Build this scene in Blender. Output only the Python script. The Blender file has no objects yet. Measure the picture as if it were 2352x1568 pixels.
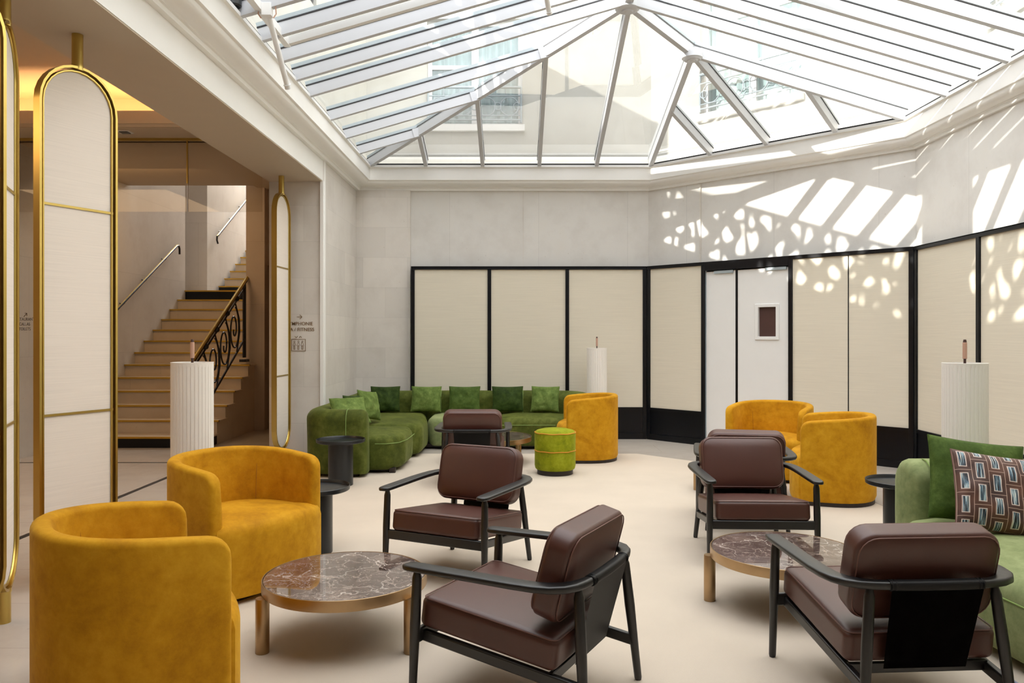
import bpy, bmesh, math, random
from mathutils import Vector, Matrix, Euler, noise
S = bpy.context.scene
C = S.collection
PI = math.pi
random.seed(7)

# ------------------------------------------------------------------ camera
cam_d = bpy.data.cameras.new('camera')
cam = bpy.data.objects.new('camera', cam_d); C.objects.link(cam)
cam.location = (0, 0, 1.45)
cam.rotation_euler = (PI/2, 0, 0)
cam_d.sensor_width = 36
cam_d.lens = 1790/2352*36
cam_d.shift_x = -8/2352
cam_d.shift_y = -17/2352
cam_d.clip_start = 0.05
S.camera = cam

# ------------------------------------------------------------------ light and exposure
S.view_settings.view_transform = 'Standard'
S.view_settings.look = 'None'
S.view_settings.gamma = 1
S.view_settings.use_curve_mapping = False
S.view_settings.exposure = 0.84
try:
    S.cycles.use_denoising = True
    S.cycles.max_bounces = 10
    S.cycles.diffuse_bounces = 6
    S.cycles.transparent_max_bounces = 16
    S.cycles.sample_clamp_indirect = 8
    S.cycles.blur_glossy = 0.5
    S.cycles.caustics_reflective = False
    S.cycles.caustics_refractive = False
except Exception:
    pass
W = bpy.data.worlds.new('World'); S.world = W
W.use_nodes = True
wn = W.node_tree; wn.nodes.clear()
wo = wn.nodes.new('ShaderNodeOutputWorld'); wb = wn.nodes.new('ShaderNodeBackground')
wb.inputs['Color'].default_value = (0.955, 0.955, 0.975, 1)
wb.inputs['Strength'].default_value = 2.6
wn.links.new(wb.outputs[0], wo.inputs[0])
SUN_DIR = Vector((0.621, 0.379, -0.323)).normalized()
sd = bpy.data.lights.new('sun', 'SUN'); sd.energy = 6.5; sd.angle = math.radians(0.55); sd.color = (1.0, 0.95, 0.87)
sun = bpy.data.objects.new('sun', sd); C.objects.link(sun)
sun.rotation_euler = SUN_DIR.to_track_quat('-Z', 'Y').to_euler()
sun.location = (-6, -4, 16)
def area(name, loc, rot, sx, sy, power, col):
    d = bpy.data.lights.new(name, 'AREA'); d.shape = 'RECTANGLE'; d.size = sx; d.size_y = sy
    d.energy = power; d.color = col
    o = bpy.data.objects.new(name, d); C.objects.link(o); o.location = loc; o.rotation_euler = rot
    return o
# daylight falling down the stairwell from its upper window
area('stairwell_window_light', (-5.2, 17.6, 6.6), (math.radians(-62), 0, 0), 1.6, 1.6, 150, (0.93, 0.96, 1.0))

# ------------------------------------------------------------------ materials
def new_mat(name):
    m = bpy.data.materials.new(name); m.use_nodes = True
    nt = m.node_tree; nt.nodes.clear()
    out = nt.nodes.new('ShaderNodeOutputMaterial')
    b = nt.nodes.new('ShaderNodeBsdfPrincipled')
    nt.links.new(b.outputs[0], out.inputs[0])
    return m, nt, b
def N(nt, t, **kw):
    n = nt.nodes.new(t)
    for k, v in kw.items():
        if k.startswith('i_'):
            n.inputs[k[2:].replace('_', ' ')].default_value = v
        else: setattr(n, k, v)
    return n
def c4(c): return (c[0], c[1], c[2], 1)
def ramp(nt, stops):
    r = nt.nodes.new('ShaderNodeValToRGB')
    el = r.color_ramp.elements
    el[0].position, el[0].color = stops[0][0], c4(stops[0][1])
    el[1].position, el[1].color = stops[-1][0], c4(stops[-1][1])
    for p, c in stops[1:-1]:
        e = el.new(p); e.color = c4(c)
    return r
def coords(nt, scale=(1, 1, 1), rot=(0, 0, 0), kind='Object'):
    tc = N(nt, 'ShaderNodeTexCoord'); mp = N(nt, 'ShaderNodeMapping')
    mp.inputs['Scale'].default_value = scale; mp.inputs['Rotation'].default_value = rot
    nt.links.new(tc.outputs[kind], mp.inputs[0]); return mp
def simple(name, col, rough=0.5, metal=0.0, spec=0.5, noise_amt=0.06, nscale=6.0, bump=0.0, bscale=200.0, sheen=0.0):
    m, nt, b = new_mat(name)
    mp = coords(nt)
    n = N(nt, 'ShaderNodeTexNoise'); n.inputs['Scale'].default_value = nscale; n.inputs['Detail'].default_value = 5
    nt.links.new(mp.outputs[0], n.inputs[0])
    a = [max(0, c*(1-noise_amt)) for c in col]; d = [min(1, c*(1+noise_amt)) for c in col]
    r = ramp(nt, [(0.3, a), (0.7, d)]); nt.links.new(n.outputs[0], r.inputs[0]); nt.links.new(r.outputs[0], b.inputs['Base Color'])
    b.inputs['Roughness'].default_value = rough; b.inputs['Metallic'].default_value = metal
    b.inputs['Specular IOR Level'].default_value = spec
    if sheen:
        b.inputs['Sheen Weight'].default_value = sheen; b.inputs['Sheen Roughness'].default_value = 0.4
    if bump:
        n2 = N(nt, 'ShaderNodeTexNoise'); n2.inputs['Scale'].default_value = bscale; n2.inputs['Detail'].default_value = 3
        nt.links.new(mp.outputs[0], n2.inputs[0])
        bp = N(nt, 'ShaderNodeBump'); bp.inputs['Strength'].default_value = bump; bp.inputs['Distance'].default_value = 0.002
        nt.links.new(n2.outputs[0], bp.inputs['Height']); nt.links.new(bp.outputs[0], b.inputs['Normal'])
    return m
def velvet(name, dark, mid, light, scale=3.0):
    m, nt, b = new_mat(name)
    mp = coords(nt)
    n = N(nt, 'ShaderNodeTexNoise'); n.inputs['Scale'].default_value = scale; n.inputs['Detail'].default_value = 6; n.inputs['Roughness'].default_value = 0.62; n.inputs['Distortion'].default_value = 0.6
    nt.links.new(mp.outputs[0], n.inputs[0])
    n3 = N(nt, 'ShaderNodeTexNoise'); n3.inputs['Scale'].default_value = scale*6; n3.inputs['Detail'].default_value = 5; n3.inputs['Roughness'].default_value = 0.7
    nt.links.new(mp.outputs[0], n3.inputs[0])
    mx = N(nt, 'ShaderNodeMath', operation='MULTIPLY_ADD'); nt.links.new(n3.outputs[0], mx.inputs[0]); mx.inputs[1].default_value = 0.38
    mm = N(nt, 'ShaderNodeMath', operation='MULTIPLY'); nt.links.new(n.outputs[0], mm.inputs[0]); mm.inputs[1].default_value = 0.62
    nt.links.new(mm.outputs[0], mx.inputs[2])
    r = ramp(nt, [(0.33, dark), (0.5, mid), (0.67, light)])
    nt.links.new(mx.outputs[0], r.inputs[0]); nt.links.new(r.outputs[0], b.inputs['Base Color'])
    b.inputs['Roughness'].default_value = 0.75; b.inputs['Specular IOR Level'].default_value = 0.15
    b.inputs['Sheen Weight'].default_value = 0.35; b.inputs['Sheen Roughness'].default_value = 0.35
    b.inputs['Sheen Tint'].default_value = c4([min(1, x*1.5+0.1) for x in light])
    bp = N(nt, 'ShaderNodeBump'); bp.inputs['Strength'].default_value = 0.25; bp.inputs['Distance'].default_value = 0.006
    nt.links.new(n3.outputs[0], bp.inputs['Height']); nt.links.new(bp.outputs[0], b.inputs['Normal'])
    return m
def stone_mat(name, base, bw=1.1, bh=0.62, var=0.05, rough=0.45, mortar=0.0015, axis='XZ', spec=0.4):
    m, nt, b = new_mat(name)
    tc = N(nt, 'ShaderNodeTexCoord'); sp = N(nt, 'ShaderNodeSeparateXYZ'); nt.links.new(tc.outputs['Object'], sp.inputs[0])
    cb = N(nt, 'ShaderNodeCombineXYZ')
    if axis == 'XY':
        nt.links.new(sp.outputs[0], cb.inputs[0]); nt.links.new(sp.outputs[1], cb.inputs[1])
    else:
        ad = N(nt, 'ShaderNodeMath', operation='SUBTRACT'); nt.links.new(sp.outputs[0], ad.inputs[0]); nt.links.new(sp.outputs[1], ad.inputs[1])
        nt.links.new(ad.outputs[0], cb.inputs[0]); nt.links.new(sp.outputs[2], cb.inputs[1])
    br = N(nt, 'ShaderNodeTexBrick')
    for k, v in (('Scale', 1.0), ('Mortar Size', mortar), ('Brick Width', bw), ('Row Height', bh), ('Mortar Smooth', 0.1), ('Bias', 0.0)):
        br.inputs[k].default_value = v
    br.inputs['Color1'].default_value = c4([c*(1-var) for c in base]); br.inputs['Color2'].default_value = c4([min(1, c*(1+var)) for c in base])
    br.inputs['Mortar'].default_value = c4([c*0.72 for c in base])
    nt.links.new(cb.outputs[0], br.inputs['Vector'])
    n = N(nt, 'ShaderNodeTexNoise'); n.inputs['Scale'].default_value = 2.3; n.inputs['Detail'].default_value = 9; n.inputs['Roughness'].default_value = 0.65
    nt.links.new(tc.outputs['Object'], n.inputs[0])
    r = ramp(nt, [(0.3, (0.86, 0.84, 0.82)), (0.55, (1, 1, 1)), (0.75, (1.0, 0.985, 0.95))]); nt.links.new(n.outputs[0], r.inputs[0])
    mx = N(nt, 'ShaderNodeMix', data_type='RGBA', blend_type='MULTIPLY'); mx.inputs[0].default_value = 0.7
    nt.links.new(br.outputs[0], mx.inputs[6]); nt.links.new(r.outputs[0], mx.inputs[7])
    nv = N(nt, 'ShaderNodeTexVoronoi', feature='F1'); nv.inputs['Scale'].default_value = 7
    nt.links.new(tc.outputs['Object'], nv.inputs[0])
    rv = ramp(nt, [(0.035, (0.78, 0.74, 0.68)), (0.07, (1, 1, 1))]); nt.links.new(nv.outputs[0], rv.inputs[0])
    m2 = N(nt, 'ShaderNodeMix', data_type='RGBA', blend_type='MULTIPLY'); m2.inputs[0].default_value = 0.5
    nt.links.new(mx.outputs[2], m2.inputs[6]); nt.links.new(rv.outputs[0], m2.inputs[7])
    nt.links.new(m2.outputs[2], b.inputs['Base Color'])
    b.inputs['Roughness'].default_value = rough; b.inputs['Specular IOR Level'].default_value = spec
    return m
def emissive(name, col, st):
    m, nt, b = new_mat(name)
    b.inputs['Base Color'].default_value = (0, 0, 0, 1)
    b.inputs['Emission Color'].default_value = c4(col); b.inputs['Emission Strength'].default_value = st
    return m
def glass_mat(name, tint=(0.97, 0.985, 0.98), refl=1.0, rough=0.02, haze=0.0):
    m = bpy.data.materials.new(name); m.use_nodes = True
    nt = m.node_tree; nt.nodes.clear()
    out = N(nt, 'ShaderNodeOutputMaterial'); tr = N(nt, 'ShaderNodeBsdfTransparent'); gl = N(nt, 'ShaderNodeBsdfGlossy'); mx = N(nt, 'ShaderNodeMixShader')
    fr = N(nt, 'ShaderNodeFresnel'); fr.inputs[0].default_value = 1.45
    mu = N(nt, 'ShaderNodeMath', operation='MULTIPLY'); mu.inputs[1].default_value = refl
    nt.links.new(fr.outputs[0], mu.inputs[0])
    tr.inputs[0].default_value = c4(tint); gl.inputs['Roughness'].default_value = rough
    nt.links.new(mu.outputs[0], mx.inputs[0]); nt.links.new(tr.outputs[0], mx.inputs[1]); nt.links.new(gl.outputs[0], mx.inputs[2])
    last = mx
    if haze:
        df = N(nt, 'ShaderNodeBsdfTranslucent'); df.inputs[0].default_value = (0.95, 0.97, 0.97, 1)
        mp = coords(nt, (1, 1, 1)); n = N(nt, 'ShaderNodeTexNoise'); n.inputs['Scale'].default_value = 1.2; n.inputs['Detail'].default_value = 2
        nt.links.new(mp.outputs[0], n.inputs[0])
        rr = N(nt, 'ShaderNodeMapRange'); rr.inputs[1].default_value = 0.3; rr.inputs[2].default_value = 0.75; rr.inputs[3].default_value = haze*0.4; rr.inputs[4].default_value = haze*1.6
        nt.links.new(n.outputs[0], rr.inputs[0])
        m2 = N(nt, 'ShaderNodeMixShader'); nt.links.new(rr.outputs[0], m2.inputs[0])
        nt.links.new(mx.outputs[0], m2.inputs[1]); nt.links.new(df.outputs[0], m2.inputs[2]); last = m2
    nt.links.new(last.outputs[0], out.inputs[0])
    return m
def fabric_mat(name, base, streak=(1, 1, 90), amt=0.07, rough=0.8):
    m, nt, b = new_mat(name)
    mp = coords(nt, streak)
    n = N(nt, 'ShaderNodeTexNoise'); n.inputs['Scale'].default_value = 1.6; n.inputs['Detail'].default_value = 7; n.inputs['Roughness'].default_value = 0.7
    nt.links.new(mp.outputs[0], n.inputs[0])
    r = ramp(nt, [(0.3, [c*(1-amt) for c in base]), (0.7, [min(1, c*(1+amt)) for c in base])])
    nt.links.new(n.outputs[0], r.inputs[0]); nt.links.new(r.outputs[0], b.inputs['Base Color'])
    b.inputs['Roughness'].default_value = rough; b.inputs['Specular IOR Level'].default_value = 0.2
    bp = N(nt, 'ShaderNodeBump'); bp.inputs['Strength'].default_value = 0.15; bp.inputs['Distance'].default_value = 0.001
    nt.links.new(n.outputs[0], bp.inputs['Height']); nt.links.new(bp.outputs[0], b.inputs['Normal'])
    return m
def marble_mat(name):
    m, nt, b = new_mat(name)
    mp = coords(nt)
    n = N(nt, 'ShaderNodeTexNoise'); n.inputs['Scale'].default_value = 5; n.inputs['Detail'].default_value = 8; n.inputs['Roughness'].default_value = 0.6
    nt.links.new(mp.outputs[0], n.inputs[0])
    vm = N(nt, 'ShaderNodeMix', data_type='VECTOR'); vm.inputs[0].default_value = 0.22
    nt.links.new(mp.outputs[0], vm.inputs[4]); nt.links.new(n.outputs['Color'], vm.inputs[5])
    base = ramp(nt, [(0.3, (0.030, 0.017, 0.014)), (0.5, (0.085, 0.052, 0.043)), (0.68, (0.20, 0.14, 0.115))])
    nt.links.new(n.outputs[0], base.inputs[0])
    cur = base.outputs[0]
    for sc, w, colr, f in ((11.0, 0.035, (0.50, 0.41, 0.35), 0.8), (28.0, 0.055, (0.40, 0.31, 0.27), 0.75), (4.5, 0.014, (0.85, 0.78, 0.70), 0.9), (50.0, 0.08, (0.30, 0.22, 0.19), 0.6)):
        v = N(nt, 'ShaderNodeTexVoronoi', feature='DISTANCE_TO_EDGE'); v.inputs['Scale'].default_value = sc
        nt.links.new(vm.outputs[1], v.inputs[0])
        r = ramp(nt, [(0.0, (1, 1, 1)), (w, (0, 0, 0))]); nt.links.new(v.outputs[0], r.inputs[0])
        ns = N(nt, 'ShaderNodeTexNoise'); ns.inputs['Scale'].default_value = sc*0.6; ns.inputs['Detail'].default_value = 4
        nt.links.new(mp.outputs[0], ns.inputs[0])
        r2 = ramp(nt, [(0.36, (0, 0, 0)), (0.56, (f, f, f))]); nt.links.new(ns.outputs[0], r2.inputs[0])
        ml = N(nt, 'ShaderNodeMath', operation='MULTIPLY'); nt.links.new(r.outputs[0], ml.inputs[0]); nt.links.new(r2.outputs[0], ml.inputs[1])
        mx = N(nt, 'ShaderNodeMix', data_type='RGBA'); nt.links.new(ml.outputs[0], mx.inputs[0])
        nt.links.new(cur, mx.inputs[6]); mx.inputs[7].default_value = c4(colr); cur = mx.outputs[2]
    nt.links.new(cur, b.inputs['Base Color'])
    b.inputs['Roughness'].default_value = 0.035; b.inputs['Specular IOR Level'].default_value = 0.9
    b.inputs['Coat Weight'].default_value = 0.6; b.inputs['Coat Roughness'].default_value = 0.02
    return m
def pattern_mat(name):
    m, nt, b = new_mat(name)
    mp = coords(nt, (1, 1, 1), kind='UV')
    mp2 = N(nt, 'ShaderNodeMapping'); mp2.inputs['Rotation'].default_value = (0, 0, PI/2); nt.links.new(mp.outputs[0], mp2.inputs[0])
    def brick(mortar):
        br = N(nt, 'ShaderNodeTexBrick')
        for k, v in (('Scale', 1.0), ('Mortar Size', mortar), ('Brick Width', 0.29), ('Row Height', 0.165), ('Mortar Smooth', 0.0), ('Bias', 0.0)):
            br.inputs[k].default_value = v
        br.inputs['Color1'].default_value = (1, 1, 1, 1); br.inputs['Color2'].default_value = (1, 1, 1, 1); br.inputs['Mortar'].default_value = (0, 0, 0, 1)
        nt.links.new(mp2.outputs[0], br.inputs['Vector']); return br
    bl = brick(0.0035); bo = brick(0.040); bi = brick(0.050)
    st = coords(nt, (70, 2.2, 1), kind='UV')
    ns = N(nt, 'ShaderNodeTexNoise'); ns.inputs['Scale'].default_value = 1.6; ns.inputs['Detail'].default_value = 2
    nt.links.new(st.outputs[0], ns.inputs[0])
    sr = ramp(nt, [(0.36, (0.004, 0.004, 0.008)), (0.46, (0.012, 0.015, 0.03)), (0.5, (0.10, 0.19, 0.26)), (0.56, (0.42, 0.52, 0.55)), (0.66, (0.75, 0.70, 0.60))])
    sr.color_ramp.interpolation = 'CONSTANT'
    nt.links.new(ns.outputs[0], sr.inputs[0])
    n2 = N(nt, 'ShaderNodeTexNoise'); n2.inputs['Scale'].default_value = 3; nt.links.new(mp.outputs[0], n2.inputs[0])
    brn = ramp(nt, [(0.35, (0.028, 0.007, 0.004)), (0.65, (0.12, 0.042, 0.02))]); nt.links.new(n2.outputs[0], brn.inputs[0])
    def mixc(f, a, bb):
        x = N(nt, 'ShaderNodeMix', data_type='RGBA'); nt.links.new(f, x.inputs[0])
        if isinstance(a, tuple): x.inputs[6].default_value = a
        else: nt.links.new(a, x.inputs[6])
        if isinstance(bb, tuple): x.inputs[7].default_value = bb
        else: nt.links.new(bb, x.inputs[7])
        return x.outputs[2]
    a = mixc(bl.outputs[0], (0.42, 0.28, 0.22, 1), brn.outputs[0])
    a = mixc(bo.outputs[0], a, (0.62, 0.50, 0.44, 1))
    a = mixc(bi.outputs[0], a, sr.outputs[0])
    nt.links.new(a, b.inputs['Base Color']); b.inputs['Roughness'].default_value = 0.6
    b.inputs['Sheen Weight'].default_value = 0.2
    return m

M = {}
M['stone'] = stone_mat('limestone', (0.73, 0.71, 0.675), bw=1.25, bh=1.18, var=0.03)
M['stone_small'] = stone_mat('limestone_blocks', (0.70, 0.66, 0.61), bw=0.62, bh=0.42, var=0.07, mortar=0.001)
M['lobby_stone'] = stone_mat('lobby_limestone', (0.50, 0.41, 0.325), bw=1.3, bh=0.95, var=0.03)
M['floor_stone'] = stone_mat('stone_floor_tiles', (0.56, 0.50, 0.44), bw=1.2, bh=0.6, var=0.03, rough=0.22, axis='XY', mortar=0.002)
M['carpet'] = simple('beige_carpet', (0.60, 0.52, 0.43), rough=0.95, spec=0.05, noise_amt=0.045, nscale=1.7, bump=0.5, bscale=420)
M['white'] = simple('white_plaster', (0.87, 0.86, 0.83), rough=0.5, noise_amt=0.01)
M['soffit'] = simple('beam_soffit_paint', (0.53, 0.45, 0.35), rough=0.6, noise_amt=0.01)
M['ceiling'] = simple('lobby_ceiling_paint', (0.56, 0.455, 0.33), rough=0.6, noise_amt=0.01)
M['facade'] = stone_mat('facade_render', (0.54, 0.53, 0.48), bw=3.1, bh=2.6, var=0.02, rough=0.8)
M['white_metal'] = simple('white_painted_metal', (0.80, 0.80, 0.79), rough=0.35, noise_amt=0.01)
M['rafter'] = simple('skylight_painted_metal', (0.56, 0.575, 0.61), rough=0.4, noise_amt=0.01)
M['gasket'] = simple('black_rubber', (0.012, 0.012, 0.014), rough=0.6)
M['glass'] = glass_mat('skylight_glass', haze=0.03, refl=0.6)
M['clear'] = glass_mat('clear_glass', tint=(0.93, 0.92, 0.90), refl=0.9)
M['window_glass'] = glass_mat('window_glass', tint=(0.90, 0.95, 0.95), refl=1.2)
M['fabric'] = fabric_mat('cream_grasscloth', (0.72, 0.665, 0.55))
M['screen_fabric'] = fabric_mat('ivory_grasscloth', (0.84, 0.76, 0.68), amt=0.06)
M['curtain'] = simple('sheer_curtain', (0.80, 0.86, 0.86), rough=0.9)
M['black'] = simple('black_lacquer', (0.0035, 0.004, 0.006), rough=0.3, spec=0.3, noise_amt=0.1)
M['black_wood'] = simple('black_stained_wood', (0.0035, 0.0035, 0.0045), rough=0.38, noise_amt=0.2, nscale=30, spec=0.72)
M['black_leather'] = simple('black_leather', (0.006, 0.006, 0.007), rough=0.5, spec=0.3, bump=0.2, bscale=350)
M['dark_metal'] = simple('charcoal_powder_coat', (0.010, 0.0125, 0.015), rough=0.33, noise_amt=0.05, spec=0.5)
M['brass'] = simple('satin_brass', (0.60, 0.44, 0.13), rough=0.30, metal=1.0, noise_amt=0.05, nscale=3)
M['bronze'] = simple('brushed_bronze', (0.44, 0.30, 0.165), rough=0.36, metal=1.0, noise_amt=0.06, nscale=12)
M['leather'] = simple('plum_brown_leather', (0.078, 0.026, 0.018), rough=0.40, spec=0.6, noise_amt=0.08, nscale=4, bump=0.12, bscale=380)
M['stitch'] = simple('leather_piping', (0.15, 0.066, 0.05), rough=0.5)
M['gold'] = velvet('mustard_velvet', (0.36, 0.15, 0.003), (0.53, 0.252, 0.007), (0.66, 0.35, 0.018))
M['gold_seam'] = simple('mustard_seam', (0.36, 0.15, 0.006), rough=0.8)
M['green'] = velvet('moss_velvet', (0.032, 0.044, 0.006), (0.076, 0.094, 0.014), (0.145, 0.165, 0.034))
M['green2'] = velvet('sage_velvet', (0.12, 0.16, 0.062), (0.225, 0.265, 0.115), (0.33, 0.37, 0.18))
M['green_seam'] = simple('moss_seam', (0.20, 0.29, 0.075), rough=0.8)
M['pillow_dark'] = velvet('forest_velvet', (0.010, 0.022, 0.004), (0.028, 0.052, 0.008), (0.06, 0.095, 0.018), 5)
M['pillow_light'] = velvet('leaf_velvet', (0.06, 0.10, 0.018), (0.125, 0.185, 0.042), (0.22, 0.29, 0.08), 5)
M['pillow_mid'] = velvet('grass_velvet', (0.028, 0.055, 0.008), (0.06, 0.10, 0.018), (0.12, 0.175, 0.04), 5)
M['lime'] = velvet('lime_velvet', (0.13, 0.15, 0.003), (0.24, 0.27, 0.007), (0.34, 0.37, 0.022), 5)
M['orange_pipe'] = simple('amber_piping', (0.62, 0.26, 0.02), rough=0.7)
M['plinth'] = simple('dark_plinth', (0.018, 0.011, 0.010), rough=0.5)
M['marble'] = marble_mat('emperador_marble')
M['lamp_shade'] = simple('ivory_ribbon_shade', (0.84, 0.80, 0.745), rough=0.8, noise_amt=0.01)
M['copper_wood'] = simple('cherry_handle', (0.55, 0.33, 0.24), rough=0.5)
M['brown'] = simple('dark_brown_cap', (0.07, 0.03, 0.025), rough=0.5)
M['pattern'] = pattern_mat('geometric_weave')
M['stair'] = stone_mat('stair_marble', (0.62, 0.52, 0.40), bw=1.9, bh=3.0, var=0.03, rough=0.3)
M['gold_strip'] = simple('brass_nosing', (0.62, 0.38, 0.06), rough=0.32, metal=1.0)
M['iron'] = simple('wrought_iron', (0.012, 0.011, 0.012), rough=0.3)
M['bluegrey'] = simple('railing_grey', (0.36, 0.42, 0.45), rough=0.5)
M['cove'] = emissive('cove_strip', (1.0, 0.55, 0.24), 34)
M['sign_brown'] = simple('engraved_brown', (0.22, 0.13, 0.06), rough=0.5)
M['sign_dark'] = simple('engraved_dark', (0.05, 0.025, 0.012), rough=0.5)
M['dark_void'] = simple('dark_wood_door', (0.055, 0.026, 0.014), rough=0.4)
M['zinc'] = simple('grey_roof', (0.30, 0.32, 0.34), rough=0.5)
M['blue_cable'] = simple('grey_cable', (0.20, 0.22, 0.30), rough=0.5)

# ------------------------------------------------------------------ mesh helpers
def link(name, bm, mat, parent=None, smooth=True, angle=40, bevel=0.0, seg=2):
    bmesh.ops.recalc_face_normals(bm, faces=bm.faces)
    me = bpy.data.meshes.new(name); bm.to_mesh(me); bm.free()
    if mat is not None: me.materials.append(mat)
    if smooth:
        me.polygons.foreach_set('use_smooth', [True]*len(me.polygons))
        try: me.set_sharp_from_angle(angle=math.radians(angle))
        except Exception: pass
    me.update()
    o = bpy.data.objects.new(name, me); C.objects.link(o)
    if parent is not None: o.parent = parent
    if bevel:
        md = o.modifiers.new('bevel', 'BEVEL'); md.width = bevel; md.segments = seg; md.limit_method = 'ANGLE'
    return o
def tag(o, label, cat, group=None):
    o['label'] = label; o['category'] = cat
    if group: o['group'] = group
    return o
def empty(name, loc=(0, 0, 0), rz=0, label=None, cat=None, group=None):
    o = bpy.data.objects.new(name, None); C.objects.link(o); o.location = loc; o.rotation_euler = (0, 0, rz)
    o.empty_display_size = 0.1
    if label: tag(o, label, cat, group)
    return o
def struct(o): o['kind'] = 'structure'; return o
def copy_tree(o, parent=None):
    c = o.copy(); C.objects.link(c); c.parent = parent
    for ch in list(o.children): copy_tree(ch, c)
    return c
def box(bm, x0, x1, y0, y1, z0, z1, mtx=None):
    vs = [bm.verts.new((x, y, z)) for x in (x0, x1) for y in (y0, y1) for z in (z0, z1)]
    for f in ((0, 1, 3, 2), (4, 6, 7, 5), (0, 4, 5, 1), (2, 3, 7, 6), (0, 2, 6, 4), (1, 5, 7, 3)):
        bm.faces.new([vs[i] for i in f])
    if mtx is not None:
        for v in vs: v.co = mtx @ v.co
    return vs
def bx(name, mat, x0, x1, y0, y1, z0, z1, parent=None, mtx=None, bevel=0.0):
    bm = bmesh.new(); box(bm, x0, x1, y0, y1, z0, z1, mtx)
    return link(name, bm, mat, parent, smooth=bool(bevel), bevel=bevel)
def lathe(bm, prof, n=48, cx=0, cy=0, close=False):
    rings = []
    for r, z in prof:
        if r < 1e-6: rings.append([bm.verts.new((cx, cy, z))])
        else: rings.append([bm.verts.new((cx+r*math.cos(2*PI*i/n), cy+r*math.sin(2*PI*i/n), z)) for i in range(n)])
    for a, b in zip(rings[:-1], rings[1:]):
        for i in range(n):
            j = (i+1) % n
            if len(a) == 1 and len(b) == 1: continue
            if len(a) == 1: bm.faces.new((a[0], b[i], b[j]))
            elif len(b) == 1: bm.faces.new((a[i], a[j], b[0]))
            else: bm.faces.new((a[i], a[j], b[j], b[i]))
def beam(bm, p0, p1, w, d, up=Vector((0, 0, 1)), off=0.0):
    p0 = Vector(p0); p1 = Vector(p1); t = (p1-p0).normalized()
    s = t.cross(up).normalized(); u = s.cross(t).normalized()
    vs = []
    for p in (p0, p1):
        for a, b in ((-1, -1), (1, -1), (1, 1), (-1, 1)):
            vs.append(bm.verts.new(p + s*(a*w/2) + u*(b*d/2+off)))
    bm.faces.new(vs[0:4]); bm.faces.new(vs[4:8][::-1])
    for i in range(4):
        j = (i+1) % 4; bm.faces.new((vs[i], vs[i+4], vs[j+4], vs[j]))
def frames(path, closed=False):
    P = [Vector(p) for p in path]; n = len(P); T = []
    for i in range(n):
        if closed: t = P[(i+1) % n]-P[i-1]
        else: t = P[min(i+1, n-1)]-P[max(i-1, 0)]
        T.append(t.normalized())
    up = Vector((0, 0, 1)) if abs(T[0].z) < 0.9 else Vector((1, 0, 0))
    nrm = (up - T[0]*up.dot(T[0])).normalized(); Ns = [nrm]
    for i in range(1, n):
        v = Ns[-1] - T[i]*Ns[-1].dot(T[i])
        Ns.append(v.normalized() if v.length > 1e-6 else Ns[-1])
    return P, T, Ns
def tube(bm, path, r, n=8, closed=False, caps=True):
    P, T, Ns = frames(path, closed); rings = []
    for i, (p, t, u) in enumerate(zip(P, T, Ns)):
        s = t.cross(u); rr = r[i] if isinstance(r, (list, tuple)) else r
        rings.append([bm.verts.new(p + (u*math.cos(2*PI*k/n) + s*math.sin(2*PI*k/n))*rr) for k in range(n)])
    m = len(rings)
    for i in range(m if closed else m-1):
        a, b = rings[i], rings[(i+1) % m]
        for k in range(n):
            j = (k+1) % n; bm.faces.new((a[k], a[j], b[j], b[k]))
    if caps and not closed:
        bm.faces.new(rings[0][::-1]); bm.faces.new(rings[-1])
def prism(bm, pts, z0, z1):
    a = [bm.verts.new((x, y, z0)) for x, y in pts]; b = [bm.verts.new((x, y, z1)) for x, y in pts]
    bm.faces.new(a[::-1]); bm.faces.new(b); n = len(pts)
    for i in range(n):
        j = (i+1) % n; bm.faces.new((a[i], a[j], b[j], b[i]))
def rbox(bm, sx, sy, sz, r, n=4, mid=4, fn=None, mtx=None, rv=None):
    """box with rounded edges; fn(v) may reshape each vertex; rv = radius per axis"""
    h = (sx/2, sy/2, sz/2)
    rr = rv if rv else (r, r, r)
    def L(hh, r):
        out = [-hh + r*(1-math.tan(PI/4*(1-k/n))) for k in range(n)]
        inner = [-(hh-r) + 2*(hh-r)*k/mid for k in range(mid+1)]
        return out + inner + [-x for x in out[::-1]]
    A = [L(h[i], rr[i]) for i in range(3)]
    cache = {}
    def V(x, y, z):
        p = (x, y, z); k = tuple(round(c, 5) for c in p)
        if k in cache: return cache[k]
        q = [max(-(h[i]-rr[i]), min(h[i]-rr[i], p[i])) for i in range(3)]
        d = Vector([(p[i]-q[i])/rr[i] for i in range(3)])
        if d.length > 1e-9: d.normalize()
        v = Vector([q[i]+d[i]*rr[i] for i in range(3)])
        if fn: v = fn(v)
        if mtx is not None: v = mtx @ v
        cache[k] = bm.verts.new(v); return cache[k]
    for ax in range(3):
        i, j = [a for a in range(3) if a != ax]
        for s in (-1, 1):
            for a in range(len(A[i])-1):
                for b in range(len(A[j])-1):
                    q = []
                    for (u, w) in ((a, b), (a+1, b), (a+1, b+1), (a, b+1)):
                        p = [0, 0, 0]; p[ax] = s*h[ax]; p[i] = A[i][u]; p[j] = A[j][w]
                        q.append(V(*p))
                    if len(set(q)) == 4:
                        try: bm.faces.new(q)
                        except ValueError: pass
def rot_to(n): return math.atan2(n[1], n[0])

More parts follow.
